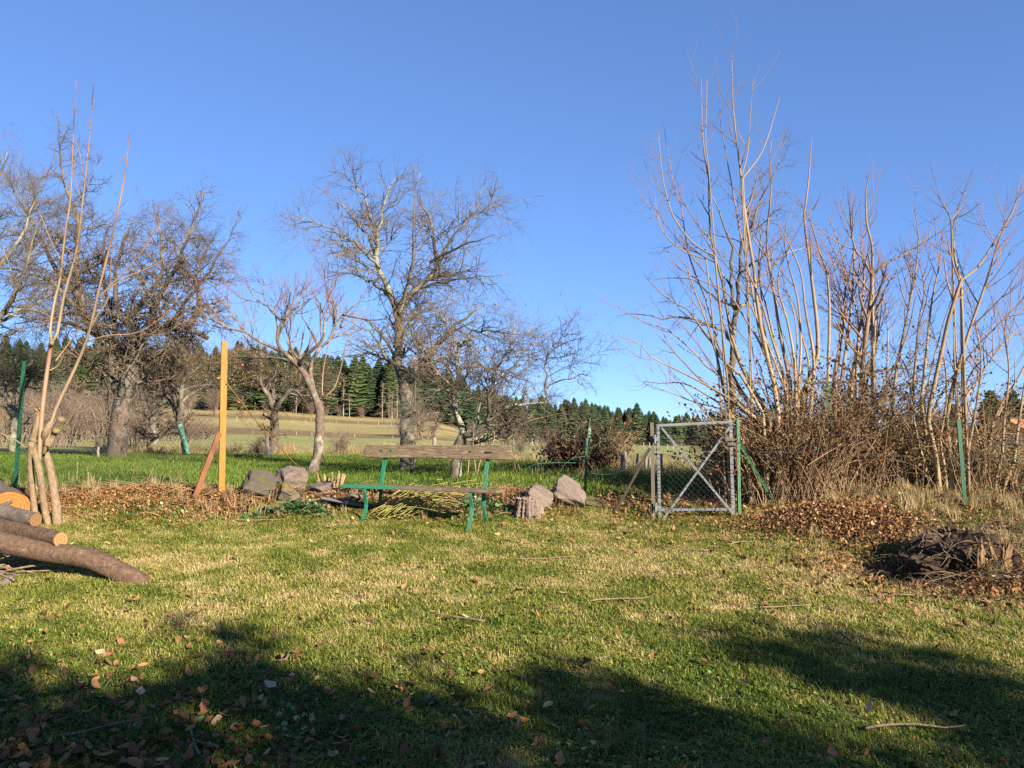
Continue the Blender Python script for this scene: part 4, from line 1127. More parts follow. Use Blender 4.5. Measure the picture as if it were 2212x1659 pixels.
# small apple tree between the yellow post and the sumac
D = 24.5
Le = [([(588, 992), (592, 940), (594, 890)], 10, 8), ([(594, 890), (575, 850), (560, 810), (545, 770), (530, 755)], 6, 2), ([(594, 888), (615, 855, -.4), (640, 835, -.6), (680, 810, -.8), (710, 800, -1)], 6, 2), ([(592, 895), (590, 840, .5), (600, 790, .7)], 5, 2), ([(575, 850), (540, 840, .6), (510, 850, .8)], 4, 2)]
t, tp = build_tree('apple_tree', 'low spreading apple tree with yellow leaves between yellow post and sumac', D, Le, [dict(n=34, len=(.7, 1.6), rr=.55, K=6, wig=.2, up=-.01, limb=True, sides=5, skip0=True), dict(n=400, len=(.4, .9), rr=.5, K=5, wig=.22, src=[0, 1], sides=3), dict(n=5000, len=(.12, .38), K=3, wig=.25, rabs=(0.0088, 0.0158), src=[-2, -1], tip=.5)], (M_apple_bark, M_apple_tw), seed=12, cat='apple tree', flare=False)
clinging_leaves(tp, 1200, t, 10); apples(tp, 8, t, 4, M_ap, .045)

# central old fruit tree with lichened trunk
D = 15.4
Lf = [([(877, 1022), (880, 965), (883, 898), (878, 848), (874, 818)], 17, 15),
      ([(874, 822), (862, 788), (860, 735), (858, 664)], 12, 9),
      ([(858, 668), (842, 636, -.1), (829, 600, -.3), (814, 566, -.3), (816, 503, -.4), (832, 431, -.5), (845, 395, -.5), (880, 368, -.5)], 7.5, 1.2),
      ([(814, 560, -.3), (793, 506, .1), (757, 464, .2), (731, 438, .3), (679, 402, .3)], 4, 1),
      ([(800, 474, -.2), (787, 428, -.4), (751, 386, -.6), (709, 371, -.6)], 2.6, .9),
      ([(820, 580, -.3), (780, 535, -.8), (744, 515, -1.1), (666, 478, -1.4), (604, 464, -1.6)], 3.6, 1),
      ([(858, 666), (874, 650, .2), (904, 623, .4), (930, 604, .5), (946, 571, .6), (934, 519, .8), (933, 483, .9), (905, 430, 1), (908, 372, 1)], 8.5, 1.2),
      ([(946, 573, .6), (962, 539, .5), (995, 493, .3), (1024, 448, .2), (1045, 400, .1)], 4.5, 1),
      ([(1000, 480, .3), (1040, 460, .4), (1090, 440, .5), (1150, 426, .6)], 2.4, .8),
      ([(930, 566, .5), (979, 539, .0), (1027, 522, -.4), (1066, 509, -.6), (1099, 519, -.7)], 3.5, 1),
      ([(862, 690), (884, 604, -.5), (892, 540, -.8), (893, 470, -1), (897, 400, -1)], 5, 1),
      ([(876, 830), (906, 803, -.2), (926, 773, -.5), (950, 745, -.8), (985, 700, -1.2), (1040, 660, -1.4)], 9, 2.5),
      ([(856, 790), (831, 768, -.4), (811, 730, -.7), (781, 703, -.9), (745, 690, -1)], 4.5, 1.2),
      ([(850, 786), (806, 768, .3), (756, 770, .6), (716, 775, .8)], 3.6, 1.2),
      ([(904, 623, .4), (960, 610, .1), (1020, 600, -.2), (1098, 592, -.4)], 3, 1),
      ([(860, 735), (890, 690, .8), (940, 655, 1.3), (1000, 640, 1.6)], 4.5, 1.4), ([(842, 640), (800, 610, .6), (760, 590, 1), (700, 600, 1.2)], 4, 1.2)]
central, tp = build_tree('cherry_tree', 'tall bare fruit tree with thick lichened trunk rising behind the bench', D, Lf,
    [dict(n=110, len=(.4, 1.15), ang=(28, 65), rr=.38, K=7, wig=.13, up=.04, limb=True, sides=5, skip0=True, tr=(.15, .9)),
     dict(n=850, len=(.35, .95), ang=(28, 70), rabs=(.008, .012), K=5, wig=.14, up=.03, src=[0, 1], sides=4, skip0=True, tr=(.15, 1)),
     dict(n=4600, len=(.08, .34), ang=(30, 80), K=3, wig=.2, up=.03, rabs=(0.0057, 0.0094), src=[-2, -1], tip=.55),
     dict(n=350, len=(.2, .5), ang=(50, 90), K=5, wig=.4, rabs=(0.0052, 0.0105), src=[0], tr=(.0, .55), tip=.5)], (M_lich_bark, M_lich_tw), seed=31, sides=12)

# leaning apple tree hung with a few apples
D = 13.2
Lg = [([(986, 1036), (987, 990), (994, 958), (1000, 940)], 13, 10), ([(1000, 942), (994, 917), (982, 893), (984, 858, .1), (990, 812, .1), (992, 745, .2)], 8.5, 4.5),
      ([(992, 748, .2), (1014, 737), (1018, 715), (1060, 713, -.2), (1100, 725, -.3)], 4, 1.3), ([(992, 750, .2), (979, 728, .4), (956, 692, .6), (930, 680, .7)], 4, 1.3),
      ([(1000, 942), (1022, 932, -.2), (1052, 917, -.3), (1092, 882, -.4), (1147, 872, -.4), (1200, 870, -.4)], 7.5, 2.5), ([(996, 960), (1029, 953, .3), (1072, 940, .6), (1094, 915, .7), (1110, 885, .8), (1130, 850, .9)], 6, 2),
      ([(1177, 872, -.4), (1180, 830, -.4), (1180, 780, -.4), (1210, 737, -.4), (1234, 687, -.4)], 3.2, .8), ([(1180, 840, -.4), (1200, 822, -.4), (1245, 822, -.5), (1262, 832, -.5)], 2.2, .8),
      ([(992, 800, .1), (1030, 790, .5), (1070, 800, .9), (1110, 790, 1.1), (1150, 740, 1.2)], 3.6, 1), ([(985, 850, .1), (950, 840, -.4), (920, 850, -.6), (900, 880, -.7)], 3, 1), ([(1052, 917, -.3), (1060, 860, -.7), (1070, 800, -.9), (1100, 750, -1), (1110, 690, -1)], 4, 1), ([(986, 830, .1), (940, 800, .4), (915, 790, .6)], 3, 1)]
leaning, tp = build_tree('apple_tree', 'low apple tree leaning right behind the bench with a few orange apples', D, Lg,
    [dict(n=85, len=(.5, 1.2), ang=(30, 75), rr=.42, K=7, wig=.2, up=.01, limb=True, sides=5, skip0=True, tr=(.2, .95)), dict(n=1000, len=(.3, .8), ang=(30, 80), rabs=(.008, .013), K=5, wig=.24, up=-.01, src=[0, 1], sides=3, skip0=True), dict(n=9000, len=(.07, .26), ang=(30, 90), K=3, wig=.28, rabs=(0.0050, 0.0081), src=[-2, -1], tip=.55)], (M_lich_bark, M_lich_tw), seed=44, cat='apple tree', sides=11)
apples(tp, 12, leaning, 6, M_ap, .026)
clinging_leaves(tp, 90, leaning, 14, (.03, .05))
su = MB()
for pts in ([(1068, 985), (1090, 960), (1112, 932), (1134, 912), (1172, 902), (1222, 890)], [(1134, 912), (1150, 895), (1158, 878)], [(1010, 1030), (1015, 980), (1028, 930), (1060, 880)], [(1030, 1028), (1040, 990), (1065, 960), (1070, 900)], [(1028, 1025), (1022, 940), (1035, 860)]):
    su.tube([W(a, b, D - .3 + .05 * k) for k, (a, b) in enumerate(pts)], .013, .004, 5, 12, attr=.2)
su.build('sucker_shoot', M_stem, leaning)

# sumac
D = 14.6
Ls = [([(671, 1025), (686, 985), (691, 935), (691, 885), (683, 856)], 11, 9), ([(683, 860), (666, 823), (646, 790)], 8, 6.5), ([(646, 792), (626, 773, -.2), (603, 753, -.4), (600, 715, -.5), (613, 693, -.5), (633, 672, -.6), (650, 640, -.7)], 5.5, 2.4),
      ([(636, 786), (606, 775, .3), (568, 773, .6), (511, 775, .9)], 3.6, 1.6), ([(600, 756, -.4), (561, 738, -.8), (531, 718, -1), (486, 704, -1.3), (450, 670, -1.4)], 4.2, 1.6), ([(646, 791), (661, 768, -.3), (686, 745, -.5), (701, 715, -.6), (700, 685, -.7), (690, 655, -.8), (675, 625, -.9)], 5.2, 2.2),
      ([(683, 858), (674, 820, .2), (672, 790, .3), (686, 758, .4), (711, 735, .5), (722, 705, .6), (740, 680, .6), (780, 650, .7)], 6.5, 2.2), ([(672, 792, .3), (640, 770, .8), (622, 740, 1), (628, 700, 1.2), (615, 650, 1.3)], 4, 1.8),
      ([(686, 745, .4), (672, 715, .8), (655, 690, 1), (650, 670, 1)], 3.5, 1.8), ([(611, 696, -.5), (575, 660, -.2), (548, 640, 0), (530, 600, .1)], 3, 1.5), ([(722, 705, .6), (722, 670, .2), (705, 620, 0), (700, 580, -.1)], 3, 1.5), ([(568, 773, .6), (540, 745, .9), (520, 715, 1)], 2.6, 1.4), ([(531, 718, -1), (500, 680, -.7), (470, 640, -.6)], 2.6, 1.3), ([(740, 680, .6), (790, 690, .4), (830, 690, .3)], 2.8, 1.3)]
def curved_up(tp, mb_or, n, ln, r_, rabs, src, ang=(25, 50), up=.10):
    Ps = np.concatenate([tp[k][0] if tp[k][0].shape[1] == 14 else np.stack([resample(q, 14) for q in tp[k][0]]) for k in src]); Rs = np.concatenate([tp[k][1] if tp[k][1].shape[1] == 14 else np.stack([np.interp(np.linspace(0, 1, 14), np.linspace(0, 1, len(q)), q) for q in tp[k][1]]) for k in src])
    return child_branches(Ps, Rs, n, (.45, 1), ln, ang, .7, 7, .07, up, r_, rabs=rabs, tip=.45)
sumac, tp = build_tree('sumac_tree', 'bare sumac with slender forked trunk and upcurved reddish twig tips', D, Ls,
    [dict(n=64, len=(.5, 1.0), ang=(22, 50), rr=.6, K=7, wig=.06, up=.10, sides=5, limb=True, src=[0], skip0=True, tr=(.35, 1), tip=.55),
     dict(n=210, len=(.4, .7), ang=(22, 55), rr=.75, K=7, wig=.06, up=.12, sides=4, src=[1], tr=(.4, 1), tip=.5, a0=.15, a1=.8),
     dict(n=480, len=(.22, .45), ang=(22, 55), K=6, wig=.05, up=.16, sides=3, src=[-1], tr=(.5, 1), tip=.35, a0=.5, a1=1.0, rabs=(.0065, .010)),
     dict(n=260, len=(.08, .25), ang=(30, 80), K=4, wig=.2, up=.05, rabs=(.003, .005), src=[1], tr=(.1, .9))], (M_sum_bark, M_sum_tw), seed=52, cat='sumac', sides=10, jit=.007)
hs = MB()
for pts in ([(697, 860), (708, 852), (722, 838), (735, 800), (746, 753), (762, 708), (790, 660)], [(696, 855), (696, 830), (699, 795), (709, 745), (717, 722)]):
    hs.tube([W(a, b, D - .1) for a, b in pts], .016, .007, 6, 16, attr=.25)
hs.build('sucker_shoot', M_stem, sumac)

# ------------------------------------------------------------------ cut multi-stem shrub on the left
D = 9.5
M_cop = bark_mat('coppice_bark', (.13, .088, .05), (.255, .18, .11), (.30, .25, .18), .66, 26, .5)
cb = G(100, 1142); D = cb.y + .1
cop = thing('multi_stem_shrub', 'cut back multi-stemmed shrub with tall straight shoots beside the log pile', 'shrub', tuple(cb))
st = MB()
for pts, r0, r1 in (([(80, 1145), (72, 1080), (66, 1000), (68, 955)], 8.5, 7.5), ([(108, 1150), (95, 1090), (84, 1010), (70, 960), (78, 925), (88, 888)], 9, 8), ([(125, 1150), (120, 1085), (108, 1010), (95, 965), (100, 930), (118, 905)], 12, 8), ([(102, 965), (115, 940), (133, 903)], 9, 8.5), ([(70, 958), (74, 925), (82, 888)], 7, 7.5), ([(122, 1148), (128, 1090)], 10, 5)):
    st.tube([W(a, b, D + .06 * k * random.uniform(-1, 1)) for k, (a, b) in enumerate(pts)], r0 * .8 * D / F, r1 * .8 * D / F, 12, 20, wob=.02)
st.build('stem', M_cop, cop)
for px, py, rr in ((89, 886, 7), (80, 887, 7)):
    c_ = W(px, py, D - .01); MB().tube([c_, c_ + Vector((.01, 0, .012))], rr * D / F, None, 12).build('sawn_top', M_cut, cop)
ms = MB(); c_ = W(132, 905, D); ms.tube([W(120, 935, D - .02), W(127, 918, D - .02), W(136, 902, D - .02)], [.040, .046, .040], None, 10, 10, wob=.10); ms.build('mossy_stub', bark_mat('moss_bark', (.10, .10, .025), (.24, .20, .07), (.42, .33, .20), .6, 22, 1), cop)
sh = MB(); shp = []; shr = []
for pts, r0, r1 in (([(84, 1000), (92, 880), (108, 760), (112, 740)], 7, 5.5), ([(112, 742), (108, 715), (118, 650), (130, 600), (141, 500), (152, 430), (158, 300), (161, 240), (165, 175)], 4.2, .8), ([(112, 742), (124, 720), (138, 640), (165, 540), (178, 440), (190, 330), (198, 240), (203, 168)], 4.6, .8),
                    ([(95, 980), (118, 890), (160, 800), (190, 725), (215, 620), (240, 520), (262, 420), (272, 360), (279, 290)], 6, 1.2), ([(188, 728), (205, 690), (235, 640), (240, 560), (250, 500)], 2.6, .8), ([(210, 645), (260, 595), (305, 545), (335, 500), (345, 462)], 2.6, .9), ([(213, 640), (270, 600), (330, 575), (380, 540), (410, 495)], 2.6, .9),
                    ([(185, 740), (230, 725), (290, 720), (330, 700), (365, 670), (385, 640)], 2.2, .8), ([(120, 780), (150, 740), (170, 710)], 2.4, 1.6), ([(108, 800), (125, 790), (137, 768)], 2, 1.4), ([(160, 300), (172, 330), (180, 385), (185, 410)], 1, .6), ([(178, 440), (160, 370), (168, 320), (174, 290)], 1.0, .6), ([(130, 560), (110, 520), (90, 470), (75, 440)], 1.5, .7), ([(250, 350), (262, 345), (273, 330)], .9, .6), ([(0, 935), (40, 955), (75, 985)], 2, 1.5)):
    sh.tube([W(a, b, D + .03 * k * random.uniform(-1, 1)) for k, (a, b) in enumerate(pts)], r0 * .72 * D / F, r1 * .8 * D / F, 7, 24, attr=np.linspace(0, 1, 24)[None] ** 1.5)
    if len(pts) > 5: shp.append(resample(np.array([tuple(W(a, b, D)) for a, b in pts]), 14)); shr.append(np.linspace(r0, r1, 14) * D / F)
C, Rc = child_branches(np.array(shp), np.array(shr), 70, (.25, .95), (.05, .25), (40, 80), .4, 4, .08, .05, np.random.default_rng(4), rabs=(.003, .005)); sh.tubes(C, Rc, 3, False, .7)
sh.build('shoot', M_stem, cop)

# ------------------------------------------------------------------ cut stems, ivy and weeds in the border
M_stub = twig_mat('cut_stub', (.15, .09, .045), (.27, .175, .09))
def stub_clump(label, px, py, n, spread, L, rr, seed):
    r_ = np.random.default_rng(seed); p = G(px, py); o = thing('cut_stem_clump', label, 'cut stems', tuple(p)); mb = MB(); ends = MB()
    for k in range(n):
        a = r_.uniform(0, 6.28); q = spread * sqrt(r_.uniform()); x_, y_ = p.x + q * cos(a), p.y + q * sin(a); z_ = hz(x_, y_) - .03
        d = Vector((cos(a) * .35 * q / spread + r_.normal(0, .12), sin(a) * .35 * q / spread, 1)).normalized(); l = L * r_.uniform(.5, 1.2); rad = rr * r_.uniform(.6, 1.2)
        mb.tube([(x_, y_, z_), Vector((x_, y_, z_)) + d * l], rad, rad * .9, 7, attr=r_.uniform()); e = Vector((x_, y_, z_)) + d * l; ends.tube([e, e + d * .004], rad * .85, None, 7)
    mb.build('stub', M_stub, o); ends.build('cut_end', M_cut, o)
stub_clump('clump of thick sawn stems beside the bench seat', 716, 1058, 26, .14, .26, .019, 1)
stub_clump('clump of short sawn stems below the slate slab', 705, 1100, 9, .12, .16, .020, 2)
stub_clump('bristling cut stubble round the foot of the yellow post', 480, 1110, 34, .42, .17, .005, 3)
stub_clump('dry cut stalks in front of the dark mossy boulder', 555, 1100, 26, .35, .22, .005, 4)
stub_clump('scattered cut stalks at the left chain link fence', 200, 1050, 22, .8, .30, .006, 5)

M_ivy = instanced_mat('ivy_leaf', [(0, (.012, .040, .012)), (.5, (.035, .105, .030)), (1, (.09, .17, .05))], .4, .4, .15, .5)
ivy_me = [leaf_mesh(400 + q, M_ivy, 1, .85, .25) for q in range(3)]
def leafy_patch(name, label, px, py, n, sx, sy, h, seed, size=(.03, .07), mat=M_ivy, mes=ivy_me, tint=(.5, .25), cat='ivy'):
    r_ = np.random.default_rng(seed); p = G(px, py); x_ = r_.normal(p.x, sx, n); y_ = r_.normal(p.y, sy, n)
    o = scatter(name, np.stack([x_, y_, H(x_, y_) + h * r_.uniform(.1, 1, n) * np.exp(-((x_ - p.x) / sx) ** 2 * .5)], 1), np.stack([r_.normal(0, .6, n), r_.normal(0, .6, n), r_.uniform(0, 6.28, n)], 1), r_.uniform(*size, n), r_.integers(0, len(mes), n), np.clip(r_.normal(*tint, n), 0, 1), mes, mat, 'leaf')
    return tag(o, label, cat, kind='stuff')
leafy_patch('ivy', 'dark green ivy creeping in front of the mossy boulders', 640, 1112, 420, .38, .13, .16, 1)
leafy_patch('ground_ivy', 'small green leaves among litter behind the bench right leg', 1040, 1105, 240, .28, .2, .18, 2)
leafy_patch('weeds', 'low green weeds on the leaf mound left of the yellow post', 330, 1100, 200, .5, .12, .06, 3, (.02, .05), tint=(.8, .2), cat='weeds')
leafy_patch('dock_leaves', 'broad green weed leaves in the shaded foreground lawn', 640, 1560, 120, .9, .22, .05, 5, (.02, .045), tint=(.7, .2), cat='weeds')
# the fan of yellow-green cut stems under the bench
fan = MB(); r_ = np.random.default_rng(9); p0 = G(880, 1128)
for k in range(90):
    a = r_.normal(.35, .35); L = r_.uniform(.4, .95); st_ = Vector((p0.x - .25 + r_.normal(0, .14), p0.y + .25 + r_.normal(0, .14), 0)); st_.z = hz(st_.x, st_.y) + r_.uniform(.02, .14)
    d = Vector((cos(a) * .9, sin(a) * .5 + .1, r_.uniform(.05, .5))).normalized()
    fan.tube([st_, st_ + d * L * .5 + Vector((0, 0, .04)), st_ + d * L + Vector((0, 0, -.10 * L))], .005, .0025, 4, 7, attr=r_.uniform())
tag(fan.build('cut_stem_fan', twig_mat('yellow_green_stem', (.20, .20, .045), (.30, .24, .08))), 'fan of yellow-green cut stems lying under the bench', 'cut stems')
# dead brushwood scattered through the border
br = MB(); r_ = np.random.default_rng(10)
for k in range(260):
    x_, y_ = r_.uniform(-6.5, .6), r_.normal(10.8, .35); a = r_.uniform(0, 6.28); L = r_.uniform(.15, .6); z_ = hz(x_, y_) + r_.uniform(.01, .08)
    br.tube([(x_, y_, z_), (x_ + cos(a) * L * .5, y_ + sin(a) * L * .35, z_ + r_.uniform(0, .08)), (x_ + cos(a) * L, y_ + sin(a) * L * .7, z_ + r_.uniform(-.02, .12))], r_.uniform(.003, .008), .002, 4, 5, attr=r_.uniform())
tag(br.build('border_brushwood', M_stub), 'thin dead twigs strewn through the stone border', 'brushwood', kind='stuff')

# ------------------------------------------------------------------ sumac thicket on the right
def thicket(name, label, D, stems, seed, n2, n3):
    r_ = np.random.default_rng(seed); P = []; R = []
    for pts, r0, r1 in stems:
        dd = r_.uniform(-.5, .5); sp = r_.uniform(-.5, .9)
        q = [W(a, b, D + dd * .4 + sp * k / len(pts)) for k, (a, b) in enumerate(pts)]
        P.append(resample(np.array([tuple(v) for v in q]), 14)); R.append(np.linspace(r0, r1, 14) * D / F * .80)
        if len(pts) > 5 and r_.uniform() < .8:               # a thinner companion stem from the same stool
            e = P[-1].copy(); e += np.linspace(0, 1, 14)[:, None] ** 1.3 * np.array([r_.normal(0, .32), r_.normal(0, .3), -r_.uniform(.2, .9)]) + np.array([r_.normal(0, .10), r_.uniform(.1, .5), 0])
            P.append(e); R.append(R[-1] * r_.uniform(.5, .75))
    P = np.array(P); R = np.array(R)
    low = P[:, 0]; c = (float(low[:, 0].mean()), float(low[:, 1].mean())); o = thing(name, label, 'shrub', (c[0], c[1], hz(*c)))
    foot = low.copy(); foot[:, 0] = c[0] + (low[:, 0] - c[0]) * .75; foot[:, 2] = H(foot[:, 0], foot[:, 1]) - .05
    mid = (low + foot) / 2; mid[:, 0] += (foot[:, 0] - low[:, 0]) * .2
    Pf = np.stack([foot, mid, low], 1); mb = MB(); mb.tubes(Pf, np.stack([R[:, 0] * 1.25, R[:, 0] * 1.1, R[:, 0]], 1), 7, False, 0)
    mb.tubes(P, R, 7, False, np.linspace(0, .45, 14)[None] * np.ones((len(P), 1))); mb.build('stem', M_stem, o)
    tw = MB()
    C1, R1 = child_branches(P, R, n2, (.42, 1), (.5, 1.1), (24, 50), .62, 8, .05, .09, r_, tip=.4); tw.tubes(C1, R1, 5, False, np.linspace(.3, .8, 8)[None] * np.ones((len(C1), 1)))
    C2, R2 = child_branches(C1, R1, n3, (.4, 1), (.25, .6), (24, 55), .7, 7, .05, .13, r_, rabs=(.007, .011), tip=.4); tw.tubes(C2, R2, 3, False, np.linspace(.6, 1, 7)[None] * np.ones((len(C2), 1)))
    C3, R3 = child_branches(P, R, n3, (.2, 1), (.04, .16), (45, 85), .4, 3, .08, .05, r_, rabs=(.003, .004)); tw.tubes(C3, R3, 3, False, .7)
    tw.build('twig', M_stem, o)['kind'] = 'stuff'
    return o
S1 = [([(1661, 893), (1635, 854), (1609, 811), (1590, 756), (1577, 714), (1564, 623), (1544, 551), (1533, 488), (1530, 358), (1518, 315), (1515, 169)], 6, .8), ([(1681, 893), (1672, 830), (1658, 772), (1639, 681), (1629, 584), (1612, 480), (1600, 374), (1583, 227), (1581, 114)], 6.5, .9),
      ([(1530, 358), (1524, 300), (1526, 240), (1527, 170)], 1.5, .7), ([(1602, 380), (1615, 330), (1620, 260), (1627, 166)], 1.8, .7), ([(1605, 385), (1650, 320), (1684, 211)], 1.8, .7), ([(1707, 828), (1684, 714), (1672, 630), (1658, 551), (1658, 488), (1668, 390), (1660, 360), (1668, 300)], 5.5, 1),
      ([(1735, 845), (1764, 785), (1766, 714), (1753, 600), (1743, 519), (1736, 472), (1746, 400), (1753, 299)], 7, 1), ([(1544, 553), (1502, 530), (1469, 491), (1447, 449), (1430, 374), (1422, 283)], 2.6, .8), ([(1642, 919), (1583, 870), (1518, 824), (1479, 785), (1437, 740), (1417, 720)], 4, 1),
      ([(1648, 915), (1570, 857), (1486, 811), (1408, 772), (1382, 743), (1336, 724)], 4.2, .9), ([(1632, 919), (1577, 886), (1486, 831), (1427, 828), (1391, 824)], 3.6, .9), ([(1640, 960), (1560, 925), (1522, 890), (1479, 838), (1440, 800)], 3.6, .9), ([(1648, 893), (1600, 811), (1561, 780), (1538, 740), (1505, 694), (1486, 668), (1447, 649), (1417, 623), (1391, 593)], 4.5, .9),
      ([(1600, 925), (1570, 877), (1551, 779), (1525, 694), (1502, 632), (1473, 558), (1430, 541)], 4.5, .9), ([(1690, 900), (1650, 760), (1610, 690), (1570, 630), (1500, 600), (1440, 555)], 4, .9), ([(1700, 880), (1690, 800), (1670, 740), (1640, 640), (1600, 560), (1570, 500)], 4.5, .9), ([(1720, 880), (1716, 780), (1700, 690), (1680, 620), (1690, 560), (1720, 500)], 4.5, 1),
      ([(1757, 820), (1757, 762), (1740, 671), (1731, 593), (1708, 534), (1680, 480)], 4.5, 1), ([(1789, 830), (1790, 760), (1792, 671), (1786, 590), (1765, 530), (1753, 482), (1720, 420)], 5, 1), ([(1725, 850), (1730, 740), (1722, 640), (1700, 560), (1696, 500), (1720, 430)], 4, .9), ([(1650, 880), (1600, 790), (1560, 690), (1545, 620), (1500, 560), (1455, 500)], 4, .8), ([(1700, 850), (1640, 700), (1600, 620), (1560, 560), (1530, 510)], 3.6, .8), ([(1710, 900), (1680, 840), (1660, 760), (1650, 700), (1640, 560), (1650, 470)], 4, .9), ([(1655, 930), (1600, 870), (1540, 790), (1490, 720), (1460, 690)], 3.4, .8)]
S2 = [([(1858, 930), (1862, 820), (1871, 720), (1882, 640), (1884, 599)], 7.5, 5.5), ([(1884, 600), (1866, 560), (1848, 541), (1838, 489), (1835, 440)], 3.8, 1), ([(1884, 600), (1910, 570), (1945, 554), (1997, 521), (2025, 470)], 3.6, .9), ([(1884, 600), (1884, 534), (1872, 480), (1871, 411), (1880, 370)], 4, .9),
      ([(1810, 860), (1818, 817), (1838, 671), (1845, 557), (1840, 500), (1815, 440)], 5, 1), ([(1838, 870), (1841, 817), (1861, 687), (1866, 585), (1860, 520), (1890, 450)], 5, 1), ([(1930, 850), (1939, 785), (1962, 671), (1978, 586), (1984, 508), (1975, 450)], 4.6, 1), ([(1965, 900), (1971, 866), (1984, 703), (1997, 625), (1985, 560)], 4.4, 1), ([(1850, 900), (1880, 800), (1900, 700), (1908, 640), (1925, 600)], 3.6, 1), ([(1800, 880), (1805, 800), (1822, 700), (1826, 600), (1810, 520), (1790, 470)], 4.4, 1),
      ([(1870, 930), (1920, 820), (1960, 720), (1978, 640)], 3.6, 1), ([(1845, 910), (1850, 800), (1855, 700), (1830, 600), (1800, 540)], 4, 1), ([(1890, 700), (1905, 640), (1935, 590), (1970, 570)], 2.6, .9)]
S3 = [([(2005, 910), (2011, 866), (2037, 746), (2050, 687), (2076, 606)], 6, 4.5), ([(2076, 606), (2063, 560), (2054, 476), (2030, 430), (2010, 400)], 3.6, .8), ([(2076, 606), (2115, 573), (2160, 502), (2190, 450), (2200, 400)], 3.6, .8), ([(2045, 900), (2059, 834), (2092, 720), (2121, 638), (2147, 554), (2170, 489), (2205, 460)], 6, 1), ([(1990, 870), (1997, 801), (2010, 671), (2017, 629), (2030, 567), (2035, 500)], 4.5, .9),
      ([(2140, 950), (2147, 915), (2190, 834), (2240, 740)], 4.6, 1.5), ([(2070, 900), (2082, 866), (2131, 791), (2173, 736), (2225, 690)], 4.4, 1), ([(2090, 980), (2110, 870), (2120, 780), (2105, 690), (2090, 640)], 4, 1), ([(2030, 950), (2045, 860), (2040, 780), (2020, 730), (2000, 690)], 3.6, .9), ([(2060, 980), (2080, 880), (2100, 800), (2170, 740), (2190, 690)], 3.6, .9), ([(2165, 980), (2170, 900), (2180, 800), (2170, 720), (2180, 650)], 4, .9), ([(2190, 1000), (2200, 920), (2215, 820), (2230, 740)], 4.5, 1.4), ([(2130, 1000), (2100, 900), (2060, 800), (2040, 720)], 3, .9), ([(2120, 1010), (2150, 900), (2210, 800), (2260, 720)], 3.6, 1), ([(1985, 960), (1970, 880), (1960, 800), (1920, 740)], 3, .8), ([(2055, 476), (2080, 440), (2085, 410)], 1.6, .7), ([(2054, 476), (2090, 460), (2115, 440)], 1.6, .7)]
thicket('sumac_thicket', 'tall thicket of pale bare stems fanning out behind the gate', 11.0, S1, 1, 150, 380)
thicket('sumac_thicket', 'cluster of straight pale stems round the green board behind the brambles', 11.3, S2, 2, 105, 320)
thicket('sumac_thicket', 'loose stand of bare forked stems above the bank post', 10.6, S3, 3, 120, 330)
# knotty dark tree among the stems
D = 12.6
Lh = [([(1580, 1030), (1582, 960), (1583, 893), (1582, 779), (1590, 698), (1591, 671)], 8.5, 5.5), ([(1591, 672), (1580, 626, .2), (1574, 584, .3), (1578, 540, .3), (1560, 480, .3), (1535, 420, .2), (1505, 395, .1)], 5, 1), ([(1591, 672), (1596, 600, -.2), (1603, 535, -.3), (1630, 470, -.4), (1660, 400, -.5), (1690, 320, -.5), (1700, 290, -.5)], 4.6, 1), ([(1591, 676), (1616, 649, .4), (1626, 616, .6), (1670, 570, .8), (1720, 540, 1), (1790, 520, 1.2)], 4, 1), ([(1584, 740), (1560, 715, -.3), (1535, 701, -.5), (1505, 691, -.6), (1466, 686, -.7), (1414, 686, -.8), (1365, 678, -.8), (1331, 683, -.8)], 4.4, .8), ([(1582, 660), (1540, 640, .4), (1500, 610, .6), (1450, 600, .7), (1395, 600, .7)], 3, .8), ([(1580, 620), (1530, 545, -.3), (1460, 535, -.4), (1402, 545, -.4)], 2.4, .7), ([(1598, 590, -.2), (1640, 560, -.6), (1700, 500, -.8), (1740, 450, -.8)], 2.6, .8)]
build_tree('knotty_tree', 'dark knotty bare tree with lichened trunk rising among the thicket stems', D, Lh, [dict(n=20, len=(.5, 1.0), ang=(30, 70), rr=.5, K=7, wig=.16, up=.04, limb=True, sides=5, skip0=True), dict(n=90, len=(.2, .6), rr=.55, K=5, wig=.2, src=[0, 1], sides=4, skip0=True), dict(n=480, len=(.05, .18), ang=(40, 90), K=4, wig=.3, rabs=(.004, .006), src=[-2, -1], tip=.6)], (M_lich_bark, M_dark_tw), seed=61, flare=False)
# tangled fruit tree behind the thicket
D = 19.0
Li = [([(1868, 990), (1866, 900), (1868, 840), (1866, 800)], 9, 7), ([(1866, 802), (1850, 760), (1830, 720), (1815, 660), (1812, 610)], 5, 1.2), ([(1866, 802), (1890, 760, .3), (1895, 700, .5), (1880, 640, .6)], 5, 1.2), ([(1866, 810), (1910, 800, -.3), (1960, 790, -.4), (2000, 770, -.4)], 4.5, 1.2), ([(1866, 820), (1820, 790, .4), (1770, 770, .5), (1720, 775, .5)], 4.5, 1.2), ([(1867, 840), (1920, 840, .6), (1980, 850, .8)], 4, 1.2)]
build_tree('apple_tree', 'twiggy dark apple tree showing through the thicket stems', D, Li, [dict(n=34, len=(.8, 1.6), rr=.55, K=7, wig=.2, up=.01, limb=True, sides=5, skip0=True), dict(n=240, len=(.4, .9), rr=.5, K=5, wig=.24, src=[0, 1], sides=3), dict(n=2000, len=(.12, .35), K=3, wig=.28, rabs=(.004, .007), src=[-2, -1], tip=.5)], (M_apple_bark, M_dark_tw), seed=71, cat='apple tree', flare=False)

